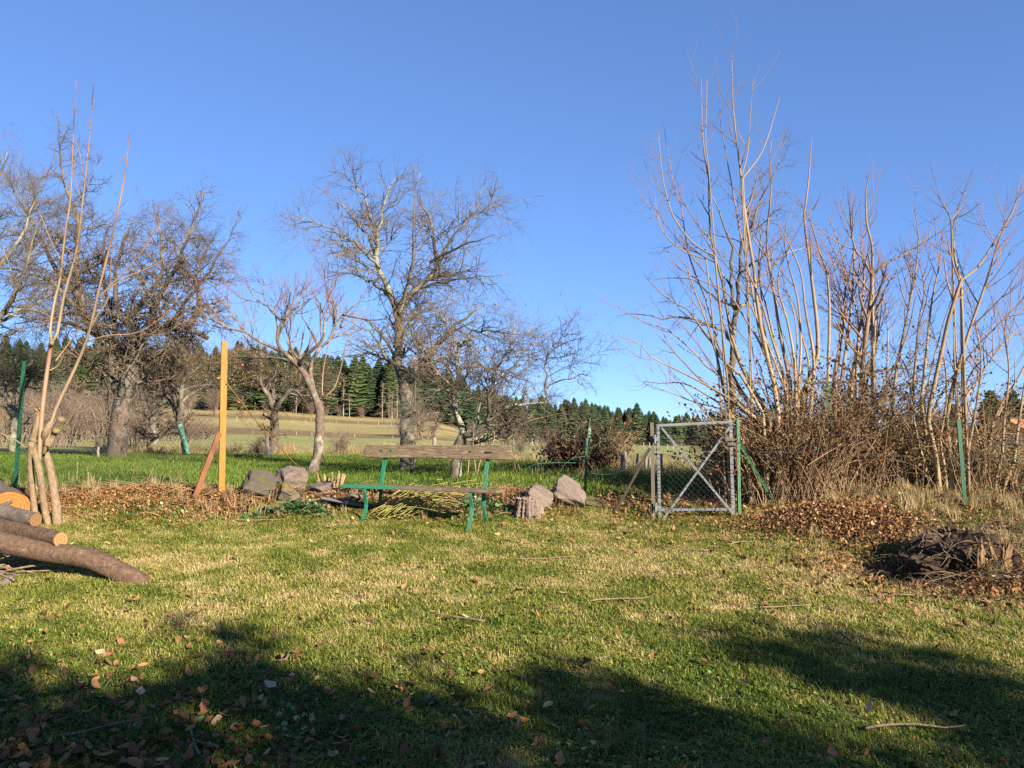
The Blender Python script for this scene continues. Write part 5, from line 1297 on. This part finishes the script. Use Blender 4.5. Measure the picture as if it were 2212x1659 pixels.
# green steel upright with a flat top plate inside the thicket
D = 10.9
gt = thing('steel_upright', 'green drilled steel upright with flat dark top plate among the thicket', 'steel upright', (W(1795, 940, D).x, D, hz(W(1795, 940, D).x, D)))
a, b_ = W(1800, 1060, D), W(1786, 832, D); a.z = hz(a.x, a.y) - .1
MB().bar(a, b_, .105, .012, (0, -1, 0)).build('upright', M_gpost, gt, False)
MB().bar(W(1742, 828, D), W(1850, 824, D), .09, .022, (0, 0, 1)).build('top_plate', flat_mat('dark_plate', (.018, .02, .018), (.04, .06, .045), 12), gt, False)
for py in (845, 856):
    c_ = W(1788, py, D - .0095); t_ = MB().tube([c_ + Vector((0, .002, 0)), c_ - Vector((0, .003, 0))], .012, None, 10); t_.build('bolt_hole', M_hole, gt)

# ------------------------------------------------------------------ brambles
M_bram = instanced_mat('bramble_leaf', [(0, (.035, .022, .013)), (.35, (.12, .060, .030)), (.6, (.23, .115, .05)), (.78, (.16, .14, .05)), (.9, (.045, .10, .03)), (1, (.07, .15, .05))], .65, .25, .2)
bram_me = [leaf_mesh(500 + q, M_bram, 1, .7, .45) for q in range(4)]
M_cane = twig_mat('bramble_cane', (.15, .085, .048), (.30, .20, .105))
def bramble(name, label, c, sx, sy, h, nc, nl, seed, tint=(.4, .25), size=(.03, .065), cat='brambles', droop=.6):
    r_ = np.random.default_rng(seed); o = thing(name, label, cat, (c[0], c[1], hz(*c))); K = 7
    x0 = r_.normal(c[0], sx * .55, nc); y0 = r_.normal(c[1], sy * .55, nc); a = r_.uniform(0, 6.28, nc); L = r_.uniform(.45, 1.25, nc) * h
    pr_ = np.exp(-((x0 - c[0]) / sx) ** 2 * .5); pts = []
    d = np.stack([np.cos(a) * .35, np.sin(a) * .35, np.ones(nc)], 1); p = np.stack([x0, y0, H(x0, y0) - .03], 1)
    for k in range(K):
        pts.append(p.copy()); dn = d / np.linalg.norm(d, axis=1, keepdims=True); p = p + dn * (L * pr_ * 1.15 / (K - 1))[:, None]
        d = d + r_.normal(0, .18, (nc, 3)); d[:, 2] -= droop / K * (.4 + k * .35); d[:, :2] += np.stack([np.cos(a), np.sin(a)], 1) * .10
    P = np.stack(pts, 1); P[..., 2] = np.maximum(P[..., 2], H(P[..., 0], P[..., 1]) - .02); R = r_.uniform(.0030, .0070, nc)[:, None] * np.linspace(1, .45, K)[None]
    mb = MB(); mb.tubes(P, R, 4, False, r_.uniform(0, 1, nc)[:, None] * np.ones((1, K)))
    C, Rc = child_branches(P, R, nc * 2, (.3, 1), (.12, .40), (25, 70), .6, 4, .2, -.02, r_); mb.tubes(C, Rc, 3, False, r_.uniform(0, 1, len(C))[:, None] * np.ones((1, 4))); mb.build('cane', M_cane, o)
    Q = np.concatenate([P[:, 2:].reshape(-1, 3), C[:, 1:].reshape(-1, 3)]); q = Q[r_.integers(0, len(Q), nl)] + r_.normal(0, .03, (nl, 3))
    s_ = scatter('leaf_cover', q, r_.uniform(0, 6.28, (nl, 3)), r_.uniform(*size, nl), r_.integers(0, 4, nl), np.clip(r_.normal(*tint, nl), 0, 1), bram_me, M_bram, 'leaf', o)
    s_.matrix_parent_inverse = Matrix.Translation(o.location).inverted(); s_['kind'] = 'stuff'
    return o
bramble('bramble_thicket', 'dense brown bramble thicket at the foot of the stems beside the gate', (3.85, 11.0), .72, .45, 1.75, 560, 8000, 1, (.30, .30), (.02, .05))
bramble('bramble_thicket', 'tall russet brambles wrapped round the green steel upright', (4.75, 11.2), .75, .45, 1.80, 480, 4600, 2, (.42, .30), (.02, .05))
bramble('bramble_thicket', 'low tangled brambles spreading to the bank post', (6.0, 10.9), .85, .5, 1.35, 380, 2800, 3, (.55, .28), (.02, .045))
bramble('bramble_thicket', 'straw coloured tangle of canes beyond the bank post', (7.2, 10.4), .8, .6, 1.0, 240, 900, 4, (.6, .22), (.02, .045))
bramble('bramble_thicket', 'dark shaded brambles behind the gate latch', (3.35, 11.9), .45, .4, 1.2, 200, 2000, 7, (.25, .25))
# bramble dome and bare bush by the field posts
c_ = W(1255, 1022, 14.6)
bramble('bramble_mound', 'dark dome of brambles in the meadow behind the boulders', (c_.x - .05, 15.3), .34, .3, .72, 260, 3400, 5, (.12, .14), (.04, .07))
c_ = W(1345, 1028, 14.8)
bramble('bramble_mound', 'taller brown leafy bush beside the weathered field posts', (c_.x - .12, 16.2), .36, .3, 1.05, 220, 900, 6, (.55, .22), (.03, .055))

# ------------------------------------------------------------------ torn root stump
M_root = bark_mat('torn_root', (.045, .030, .020), (.16, .105, .062), None, scale=16)
M_split = bark_mat('split_wood', (.09, .05, .022), (.26, .165, .075), None, scale=22, stretch=.2)
rp = G(2105, 1235); rp.z -= .04
M_soil = stone_mat('root_earth', (.020, .012, .007), (.050, .030, .017), (.085, .052, .028))
ro = thing('root_stump', 'torn up root stump, dark earthy mass with splintered wood on the right bank', 'stump', tuple(rp))
def lump(c, size, seed, mat, name='root_ball'):
    o = rock(name, None, c, size, seed, mat, .4, 5, .22, cat=None, sub=4); o.parent = ro; o.matrix_parent_inverse = Matrix.Translation(ro.location).inverted()
lump((rp.x + .02, rp.y + .25, rp.z + .14), (.75, .6, .62), 4, M_soil)
lump((rp.x + .34, rp.y + .20, rp.z + .08), (.55, .5, .42), 6, M_soil)
lump((rp.x - .30, rp.y + .30, rp.z + .02), (.5, .45, .34), 8, M_soil)
r_ = np.random.default_rng(77)
for k in range(70):
    mb = MB(); a = r_.uniform(0, 6.28); e = r_.uniform(.1, 1.2)
    s_ = Vector((rp.x + .05 + .40 * cos(a) * cos(e), rp.y + .22 + .30 * sin(a) * cos(e), rp.z + .10 + .30 * sin(e))); L = r_.uniform(.12, .42)
    dv = Vector((cos(a) + r_.normal(0, .6), sin(a) + r_.normal(0, .6), r_.normal(.1, .5))).normalized(); q1 = s_ + dv * L * .4; dv = (dv + Vector((r_.normal(0, .5), r_.normal(0, .5), -.5))).normalized(); q2 = q1 + dv * L * .35; dv = (dv + Vector((r_.normal(0, .6), r_.normal(0, .6), -.4))).normalized(); q3 = q2 + dv * L * .4
    mb.tube([s_, q1, q2, q3], r_.uniform(.003, .014), .0015, 5, 12, wob=.12); mb.build('root', M_root, ro)
for k in range(16):
    mb = MB(); b0 = Vector((rp.x + .16 + r_.normal(0, .10), rp.y - .10 + r_.normal(0, .05), rp.z + r_.uniform(-.02, .08))); dv = Vector((r_.normal(.05, .16), r_.normal(.12, .1), 1)).normalized(); l = r_.uniform(.14, .34); w0 = r_.uniform(.014, .034); sd = Vector((1, r_.normal(0, .3), 0)).normalized(); th = Vector((0, -1, 0)) * r_.uniform(.006, .014)
    V = []
    for t_, ww in ((0, 1), (.35, .9), (.7, .55), (1, .06)):
        cc = b0 + dv * l * t_ + Vector((r_.normal(0, .006), r_.normal(0, .008), 0)); V += [cc - sd * w0 * ww, cc + sd * w0 * ww, cc + sd * w0 * ww * .8 + th, cc - sd * w0 * ww * .8 + th]
    q = [[i_ * 4 + j_, i_ * 4 + (j_ + 1) % 4, i_ * 4 + 4 + (j_ + 1) % 4, i_ * 4 + 4 + j_] for i_ in range(3) for j_ in range(4)] + [[3, 2, 1, 0], [12, 13, 14, 15]]
    mb.add([tuple(v) for v in V], q); mb.build('splinter', M_split, ro, False)
mb = MB(); p = G(2165, 1255); mb.bar(p + Vector((-.10, 0, .04)), p + Vector((.14, -.03, .035)), .055, .03, (0, 0, 1)); tag(bevel(mb.build('wood_chunk', flat_mat('pale_wood', (.55, .40, .24), (.66, .52, .34), 10), None, False), .008), 'pale split wood chunk lying before the torn root stump', 'wood chunk')
bw = MB()
for k in range(320):
    x_, y_ = r_.normal(4.1, .55), r_.normal(7.25, .4); a = r_.uniform(0, 6.28); L = r_.uniform(.12, .5); z_ = hz(x_, y_) + r_.uniform(.01, .07)
    bw.tube([(x_, y_, z_), (x_ + cos(a) * L * .5, y_ + sin(a) * L * .4, z_ + r_.uniform(0, .12)), (x_ + cos(a) * L, y_ + sin(a) * L * .8, z_ + r_.uniform(-.02, .10))], r_.uniform(.0018, .005), .0012, 4, 5, attr=r_.uniform())
tag(bw.build('root_brushwood', twig_mat('old_root', (.06, .04, .024), (.17, .11, .06))), 'thin roots and twigs scattered round the torn stump', 'brushwood', kind='stuff')
# ------------------------------------------------------------------ weathered wooden field posts
M_fpost = bark_mat('weathered_post', (.12, .10, .08), (.26, .22, .175), (.30, .265, .22), .6, 16, .12)
def field_post(label, px, pyt, pyb, D, wpx, lean=0, group=None, name='wooden_post'):
    p = W(px, pyb, D); p.z = hz(p.x, p.y); t = W(px + lean, pyt, D); s = D / F
    mb = MB(); n = 7
    P = np.array([tuple(p.lerp(t, k / (n - 1)) + Vector((random.gauss(0, .006), 0, 0))) for k in range(n)]); P[0, 2] -= .15
    mb.tubes(P, np.linspace(wpx * s * .55, wpx * s * .48, n)[None] * (1 + .05 * rng.normal(size=n))[None], 9); return tag(mb.build(name, M_fpost), label, 'post', group)
field_post('pale weathered post at the outer end of the post cluster by the brown bush', 1341, 978, 1046, 13.9, 7, 4)
field_post('tall pale post leaning against its neighbour in the post cluster', 1352, 976, 1042, 14.2, 8, -2)
field_post('slim pale post behind the leaning gate strut', 1376, 980, 1034, 14.9, 7, 2)
field_post('dark weathered post between the pale cluster and the gate', 1394, 976, 1030, 15.4, 6, 3)
field_post('short pale post right behind the gate hinge', 1404, 988, 1028, 15.6, 7, 0)
field_post('weathered post seen through the gate mesh', 1430, 980, 1044, 13.7, 6, -2)
field_post('grey post standing behind the bench left of the thick trunk', 939, 945, 1003, 20.5, 8, -1)
field_post('left one of two close grey posts behind the bench', 1031, 945, 1006, 19.6, 5, -2)
field_post('right one of two close grey posts behind the bench', 1040, 944, 1006, 19.6, 7, 0)
field_post('leaning grey post behind the bench right end', 1066, 958, 1006, 19.0, 6, -6)
field_post('pale bark-peeled post beside the small apple trunk', 580, 934, 990, 23.4, 8, -4)
field_post('short dark post in the meadow left of the old apple trunk', 212, 965, 1000, 21.0, 5, 0)

# thin pale stakes of the far pasture fences
st_me = None
mb = MB(); mb.tubes(np.array([[0, 0, -.3], [.01, 0, .5], [0, 0, 1.15]]), np.array([.06, .06, .05]), 6); stake_me = mb.mesh('fence_stake', flat_mat('pale_stake', (.25, .22, .18), (.36, .33, .28), 5))
def stake(px, D, s=1.0, grp='thin pale stakes of the far pasture fences'):
    vx = (px - CX) / F; x_ = vx * D; o = link('fence_stake', stake_me); o.location = (x_, D, hz(x_, D)); o.scale = (s, s, s * random.uniform(.8, 1.1)); o.rotation_euler = (random.gauss(0, .05), random.gauss(0, .06), random.uniform(0, 6))
    tag(o, 'thin pale fence stake in the far pasture', 'stake', grp)
for k in range(22): stake(1075 + k * 8.2 + random.uniform(-1.5, 1.5), 230 + k * 2.5, 1.35)
for k in range(12): stake(1150 + k * 13 + random.uniform(-3, 3), 105 - k * 4.2, .95)
for k in range(10): stake(1320 + k * 17 + random.uniform(-3, 3), 60 + k * 2.5, .55)
for k in range(9): stake(1000 + k * 13, 170 + k * 4, 1.0)
for k in range(16): stake(520 + k * 27 + random.uniform(-12, 12), 215 + random.uniform(-9, 9), random.uniform(.6, 1.0))
for k in range(9): stake(430 + k * 50 + random.uniform(-20, 20), 140 + random.uniform(-12, 12), random.uniform(.5, .8))
stake(1272 - 3, 38, 1.0); stake(1320, 300, 1.4)

# ------------------------------------------------------------------ spruce wood
m, nt, b = nodes_of('spruce_needles', .8)
oi = nt.nodes.new('ShaderNodeObjectInfo').outputs['Random']
c = mixc(nt, attr(nt, 'rnd'), (.018, .036, .016), (.052, .080, .032))
c = mixc(nt, 1.0, c, ramp(nt, [(0, (.75, .85, .95)), (.5, (1, 1, 1)), (1, (1.5, 1.35, .95))], oi), 'MULTIPLY'); setc(nt, b, c); M_spruce = m
M_sprtrunk = flat_mat('spruce_trunk', (.09, .068, .052), (.17, .135, .108), 1.5, .9)
def spruce_meshes(seed, Ht, bare, wid):
    r_ = np.random.default_rng(seed); tr = MB(); tr.tubes(np.array([[0, 0, -1.5], [0, 0, Ht * .5], [0, 0, Ht * .98]]), np.array([.26, .17, .02]), 7)
    cr = MB(); z = bare
    while z < Ht * .985:
        f = (z - bare) / (Ht - bare); L = wid * (1 - f) ** .6 * r_.uniform(.8, 1.15) + .12; nb_ = int(7 + 3 * (1 - f)); a0 = r_.uniform(0, 6.28)
        for k in range(nb_):
            a = a0 + k / nb_ * 6.283 + r_.normal(0, .15); l = L * r_.uniform(.65, 1.15); w_ = l * .42 + .12; ca_, sa_ = cos(a), sin(a); dr = l * r_.uniform(.18, .42)
            base = (0, 0, z + .25)
            def pt(u, v, dz): return (u * ca_ - v * sa_, u * sa_ + v * ca_, z + dz)
            V = [base, pt(l * .40, -w_ * .75, -dr * .25), pt(l * .52, 0, .10 - dr * .15), pt(l * .40, w_ * .75, -dr * .25), pt(l * .72, -w_, -dr * .85), pt(l * .70, w_, -dr * .85), pt(l, 0, -dr * .55), pt(l * .5, 0, -dr * 1.1 - .12)]
            cr.add(V, [[0, 1, 2], [0, 2, 3], [1, 4, 2], [2, 5, 3], [2, 4, 6], [2, 6, 5], [0, 7, 6]], np.array([.0, .3, .35, .3, .8, .8, 1.0, .2]) * r_.uniform(.5, 1))
        z += r_.uniform(.30, .48) * (1.1 - .35 * f)
    cr.tubes(np.array([[0, 0, Ht * .95], [0, 0, Ht * 1.03]]), np.array([.06, .01]), 3, False, .8)
    return tr.mesh('trunk', M_sprtrunk), cr.mesh('crown', M_spruce, False)
SPR = [spruce_meshes(1, 21, 1.8, 5.2), spruce_meshes(2, 19, .8, 5.4), spruce_meshes(3, 22, 4.0, 5.0), spruce_meshes(4, 18, 2.0, 5.0), spruce_meshes(5, 16, .4, 5.2), spruce_meshes(6, 23, 5.5, 4.8)]
def spruce(px, D, kind, s):
    x_ = (px - CX) / F * D; z_ = hz(x_, D); a = random.uniform(0, 6.28)
    o = thing('spruce_tree', 'dark green spruce in the wood on the far hillside', 'spruce', (x_, D, z_), a, 'spruces of the hillside wood'); o.scale = (s * random.uniform(.9, 1.15), s * random.uniform(.9, 1.15), s)
    for nm, me in zip(('trunk', 'crown'), SPR[kind]):
        c_ = bpy.data.objects.new(nm, me); COL.objects.link(c_); c_.parent = o
def edge_D(px): return np.interp(px, [-300, 500, 850, 960, 1130, 1300, 1700], [300, 300, 302, 318, 372, 385, 390])
cnt = 0
for row, (dd, step) in enumerate(((0, 19), (8, 22), (18, 25), (34, 36), (58, 48), (90, 60), (125, 70))):
    px = (-60 if row > 1 else 300) + random.uniform(0, 15)
    while px < 1660:
        D = float(edge_D(px)) + dd + random.uniform(-3, 3)
        if row > 3 and px > 1250: break
        if px > 480 or row >= 1:
            k = random.choice([2, 5, 2, 0, 3]) if row < 2 and px < 1000 else random.choice([0, 1, 4, 1, 3])
            if row == 0 and px > 1120: k = random.choice([1, 4, 0, 1])
            s = random.uniform(.80, 1.10) * float(np.interp(px, [900, 1300, 1480, 1700], [1, .98, .82, .7]))
            spruce(px, D, k, s); cnt += 1
        px += step * random.uniform(.65, 1.35)
# the rest of the wood, too many trees to tell apart
r_ = np.random.default_rng(5); n = 900; px = r_.uniform(-250, 1680, n); dd = r_.uniform(10, 175, n) ; D_ = edge_D(px) + dd
k = (px < 1150) | (dd < 70); px, D_ = px[k], D_[k]; n = len(px); x_ = (px - CX) / F * D_
o = scatter('spruce_wood', np.stack([x_, D_, H(x_, D_)], 1), np.stack([np.zeros(n), np.zeros(n), r_.uniform(0, 6.28, n)], 1), r_.uniform(.72, 1.02, n) * np.interp(px, [900, 1300, 1480, 1700], [1, .95, .8, .66]), r_.integers(0, 6, n), r_.uniform(0, 1, n), [q[1] for q in SPR], M_spruce, 'tree')
tag(o, 'dense dark spruce wood behind the front row of spruces on the hillside', 'wood', kind='stuff')
# bare wood to the left of the spruces and scrub at its edge
M_far_tw = twig_mat('far_twig', (.145, .105, .072), (.19, .135, .098))
M_far_tr = flat_mat('pale_far_trunk', (.20, .17, .145), (.30, .26, .23), 1.2, .85)
def twig_bush_mesh(seed, h, w, n0=16, n1=90, n2=420, r0=.032, mat=None):
    r_ = np.random.default_rng(seed); P = []; 
    for k in range(n0):
        a = r_.uniform(0, 6.28); q = r_.uniform(.1, 1) * w * .5
        P.append(resample(np.array([(r_.normal(0, w * .10), r_.normal(0, w * .10), -.1), (cos(a) * q * .4, sin(a) * q * .4, h * .45), (cos(a) * q, sin(a) * q, h * r_.uniform(.7, 1) * (1 - .35 * q / (w * .5)))]), 8))
    P = np.array(P); R = np.full(P.shape[:2], 1.0) * np.linspace(r0, r0 * .35, 8)[None]; mb = MB(); mb.tubes(P, R, 4, False, .2)
    C, Rc = child_branches(P, R, n1, (.2, 1), (.2 * h, .45 * h), (25, 60), .6, 5, .14, .05, r_); mb.tubes(C, Rc, 3, False, .5)
    E, Re = child_branches(C, Rc, n2, (.2, 1), (.1 * h, .24 * h), (25, 65), .6, 4, .18, .04, r_, rabs=(r0 * .14, r0 * .26)); mb.tubes(E, Re, 3, False, .8)
    return mb.mesh('branches', mat or M_far_tw)
BUSH = [twig_bush_mesh(q, 3.0, 4.0) for q in range(3)]
def bush(label, px, D, w, h, k, grp=None, me=None, z=None):
    x_ = (px - CX) / F * D; o = link('bare_bush', me or BUSH[k]); o.location = (x_, D, hz(x_, D) - .05); o.scale = (w / 4.0, w / 4.0, h / 3.0); o.rotation_euler = (0, 0, random.uniform(0, 6)); return tag(o, label, 'bush', grp)
for k, (px, D, w, h) in enumerate(((905, 150, 9, 7.5), (935, 155, 8, 6), (868, 158, 7, 4.5), (1035, 175, 13, 5), (1085, 178, 12, 5.2), (1120, 180, 8, 5.5), (1000, 170, 8, 4))):
    bush('brown leafless bush in the pasture behind the orchard', px, D, w, h, k % 3, 'brown bushes in the pasture')
for k in range(32):
    px = random.uniform(-150, 480); D = random.uniform(34, 75)
    if px > 330 and D < 55: D += 25
    bush('grey-brown leafless bush in the scrub behind the old apple tree', px, D, random.uniform(3.5, 6), random.uniform(2.8, 5.5) * (1 if px < 320 else .5), k % 3, 'scrub behind the old apple tree')
for k in range(12): bush('brown leafless bush at the foot of the spruce wood', random.uniform(600, 960), random.uniform(285, 298), random.uniform(6, 10), random.uniform(4, 6.5), k % 3, 'bushes along the spruce wood edge')
for k in range(8): bush('rusty leafless bush below the right-hand spruces', random.uniform(1140, 1560), random.uniform(355, 368), random.uniform(7, 12), random.uniform(3, 4.5), k % 3, 'bushes below the right-hand spruces')
for k in range(8): bush('low dry weed clump at the field fence', random.choice([690, 730, 745, 560, 600, 620, 470, 1180, 1130]) + random.uniform(-10, 10), random.uniform(23.5, 26), random.uniform(.8, 1.4), random.uniform(.5, 1.1), k % 3, 'weed clumps at the field fence', me=None)
# birches with pale trunks
def birch_mesh(seed, h):
    r_ = np.random.default_rng(seed); P = resample(np.array([(0, 0, -.3), (r_.normal(0, .15), 0, h * .5), (r_.normal(0, .3), 0, h)]), 12)[None]; R = np.linspace(.17, .03, 12)[None]
    tr = MB(); tr.tubes(P, R, 6); mb = MB(); C, Rc = child_branches(P, R, 46, (.28, 1), (1.0, 2.6), (25, 50), .5, 6, .08, .06, r_); mb.tubes(C, Rc, 3, False, .4)
    E, Re = child_branches(C, Rc, 420, (.2, 1), (.4, 1.0), (25, 60), .6, 4, .14, .02, r_, rabs=(.012, .022)); mb.tubes(E, Re, 3, False, .8)
    return tr.mesh('trunk', M_far_tr), mb.mesh('crown', M_far_tw)
BIR = [birch_mesh(q, 11 + q) for q in range(3)]
for k, px in enumerate((640, 690, 742, 755, 826, 840, 847, 858, 897, 905)):
    D = 296 - random.uniform(0, 22); x_ = (px - CX) / F * D
    o = thing('birch_tree', 'slender pale-trunked leafless tree at the spruce wood edge', 'birch', (x_, D, hz(x_, D)), random.uniform(0, 6), 'pale trunks along the spruce wood edge'); s = random.uniform(.75, 1.15); o.scale = (s, s, s)
    for nm, me in zip(('trunk', 'crown'), BIR[k % 3]):
        c_ = bpy.data.objects.new(nm, me); COL.objects.link(c_); c_.parent = o
# leafless wood on the hill far left and on the right horizon
WOOD = [twig_bush_mesh(30 + q, 12, 8, 14, 110, 700, .14) for q in range(3)]
for k in range(26):
    px = random.uniform(-350, 470); D = random.uniform(210, 292); x_ = (px - CX) / F * D
    o = link('bare_tree', WOOD[k % 3]); o.location = (x_, D, hz(x_, D)); s = random.uniform(.7, 1.05); o.scale = (s, s, s); o.rotation_euler = (0, 0, random.uniform(0, 6)); tag(o, 'brown leafless tree on the slope left of the spruces', 'tree', 'leafless trees on the left slope')
for k in range(30):
    px = random.uniform(1560, 2500); D = random.uniform(150, 260); x_ = (px - CX) / F * D
    o = link('bare_tree', WOOD[k % 3]); o.location = (x_, D, hz(x_, D) - .2); s = random.uniform(.55, .9); o.scale = (s, s, s); o.rotation_euler = (0, 0, random.uniform(0, 6)); tag(o, 'brown leafless tree on the far right horizon', 'tree', 'leafless trees on the right horizon')
for px, D, s in ((2140, 120, .52), (2185, 112, .50), (2060, 140, .45), (1985, 150, .4)):
    x_ = (px - CX) / F * D; o = thing('pine_tree', 'dark round evergreen beyond the thicket near the far house', 'pine', (x_, D, hz(x_, D)), 0, 'evergreens near the far house'); o.scale = (s * 1.3, s * 1.3, s)
    for nm, me in zip(('trunk', 'crown'), SPR[4]):
        c_ = bpy.data.objects.new(nm, me); COL.objects.link(c_); c_.parent = o

# ------------------------------------------------------------------ far house glimpsed through the stems
D = 95.0; hx = (2245 - CX) / F * D; hb = hz(hx, D)
ho = thing('house', 'small house with orange tiled roof glimpsed through the thicket stems', 'house', (hx, D, hb), .25)
ztop = W(2196, 905, D).z - hb; zev = W(2196, 938, D).z - hb
MB().box((0, 0, zev / 2 - .4), (9, 7, zev + .8)).build('wall', flat_mat('cream_render', (.55, .50, .42), (.66, .61, .53), 2), ho, False, False)
mb = MB(); e = .5; V = [(-4.9, -3.9 - e, zev - .2), (4.9, -3.9 - e, zev - .2), (4.9, 3.9 + e, zev - .2), (-4.9, 3.9 + e, zev - .2), (-4.9, 0, ztop), (4.9, 0, ztop)]
mb.add(V, [[0, 1, 5, 4], [2, 3, 4, 5], [3, 2, 1, 0]]); mb.f.append(np.array([[0, 4, 3], [1, 2, 5]])); rf = mb.build('roof', flat_mat('orange_tiles', (.40, .13, .05), (.52, .20, .08), 4, .8, .3), ho, False, False)
MB().box((2.5, 1.0, ztop - .1), (.7, .7, 1.4)).build('chimney', flat_mat('chimney_brick', (.30, .12, .07), (.38, .17, .1), 5), rf, False, False)
Mgl = flat_mat('window_glass', (.03, .04, .05), (.06, .07, .09), 2, .2); Mfr = flat_mat('window_frame', (.6, .6, .58), (.7, .7, .68), 4)
for wx in (-2.6, 0.0, 2.6):
    w_ = MB().box((wx, -3.52, zev * .55), (1.2, .10, 1.3)).build('window', Mfr, ho, False, False); MB().box((wx, -3.58, zev * .55), (1.0, .06, 1.1)).build('pane', Mgl, w_, False, False)

# rust-red bracken heap out in the pasture
p = G(433, 938)
bh = MB(); r_ = np.random.default_rng(3)
P = []
for k in range(260):
    a = r_.uniform(0, 6.28); q = sqrt(r_.uniform()); x_, y_ = p.x + 1.5 * q * cos(a), p.y + .8 * q * sin(a); z_ = hz(x_, y_) + .5 * (1 - q * q) * r_.uniform(.2, 1)
    P.append([(x_, y_, z_), (x_ + r_.normal(0, .25), y_ + r_.normal(0, .2), z_ + r_.uniform(0, .2)), (x_ + r_.normal(0, .4), y_ + r_.normal(0, .3), z_ + r_.uniform(-.1, .15))])
bh.tubes(np.array(P), np.full((260, 3), .035), 3, False); tag(bh.build('bracken_heap', flat_mat('rust_bracken', (.22, .07, .03), (.34, .12, .05), 3)), 'small rust red heap lying out in the left pasture', 'heap')

# ------------------------------------------------------------------ evergreen hedge and trees behind the photographer: they shade the foreground
m, nt, b = nodes_of('hedge_leaf', .6); setc(nt, b, mixc(nt, attr(nt, 'rnd'), (.02, .045, .014), (.05, .10, .03))); M_hedge = m
def leafy_shrub(label, c, rx, rz, h, n, seed):
    """an evergreen shrub: stem and a crown of loose leaves, h metres tall"""
    r_ = np.random.default_rng(seed); z0 = hz(*c); o = thing('evergreen_shrub', label, 'shrub', (c[0], c[1], z0), 0, 'evergreens behind the camera')
    MB().tube([(c[0], c[1], z0 - .1), (c[0] + .05, c[1], z0 + h * .5), (c[0], c[1] + .05, z0 + h * .9)], .08, .02, 7, 6).build('trunk', M_apple_bark, o)
    nc_ = max(12, n // 55); d = r_.normal(size=(nc_, 3)); d /= np.linalg.norm(d, axis=1, keepdims=True); ci = r_.integers(0, nc_, n); rr = (r_.uniform(.15, 1, nc_) ** .5)[ci]; d = d[ci]
    lump = 1 + .32 * (vnoise(d[:, 0] * 2.2 + seed, d[:, 1] * 2.2 + d[:, 2] * 2.9, 1, seed) - .5) * 2
    p = np.array([c[0], c[1], z0 + h - rz]) + d * (rr * lump)[:, None] * np.array([rx, rx, rz]); p += r_.normal(0, .14, p.shape); p[:, 2] = np.maximum(p[:, 2], H(p[:, 0], p[:, 1]) + .05)
    u = r_.normal(size=(n, 3)); u /= np.linalg.norm(u, axis=1, keepdims=True); v = np.cross(u, r_.normal(size=(n, 3))); v /= np.linalg.norm(v, axis=1, keepdims=True); s = r_.uniform(.05, .11, n)[:, None]
    V = np.stack([p - u * s, p + v * s * .5, p + u * s, p - v * s * .5], 1).reshape(-1, 3); mb = MB(); mb.add(V, np.arange(n * 4).reshape(-1, 4), np.repeat(r_.uniform(0, 1, n), 4)); mb.build('crown', M_hedge, o, False)
cot = 1 / tan(SUN_EL)
def shade_at(px, py, h, rx, rz, n, seed, label):
    """place a shrub so that its top throws its shadow on the ground seen at px,py"""
    g = G(px, py); bx, by = g.x + sin(SUN_AZ) * cot * h * .93, g.y - cos(SUN_AZ) * cot * h * .93
    dz = hz(bx, by) - g.z; k = (h + dz) * .93; bx, by = g.x + sin(SUN_AZ) * cot * k, g.y - cos(SUN_AZ) * cot * k
    leafy_shrub(label, (bx, by), rx, rz, h, n, seed)
for q, (px, py, h, rx, rz) in enumerate(((60, 1500, 4.8, .85, 1.9), (400, 1450, 5.0, .9, 2.0), (640, 1440, 5.4, .65, 1.9), (860, 1570, 4.8, .8, 1.8), (1080, 1650, 4.6, .8, 1.8), (1330, 1540, 5.2, .5, 1.6), (1530, 1600, 4.8, .8, 1.5), (1700, 1400, 5.6, .45, 1.3), (1880, 1540, 5.0, .8, 1.9), (2120, 1480, 5.2, .9, 1.9), (-250, 1560, 5.0, 1.0, 2.0))):
    shade_at(px, py, h, rx, rz, 2600 if px < 1000 else 1700, 90 + q, 'leafy evergreen shrub standing behind the photographer')
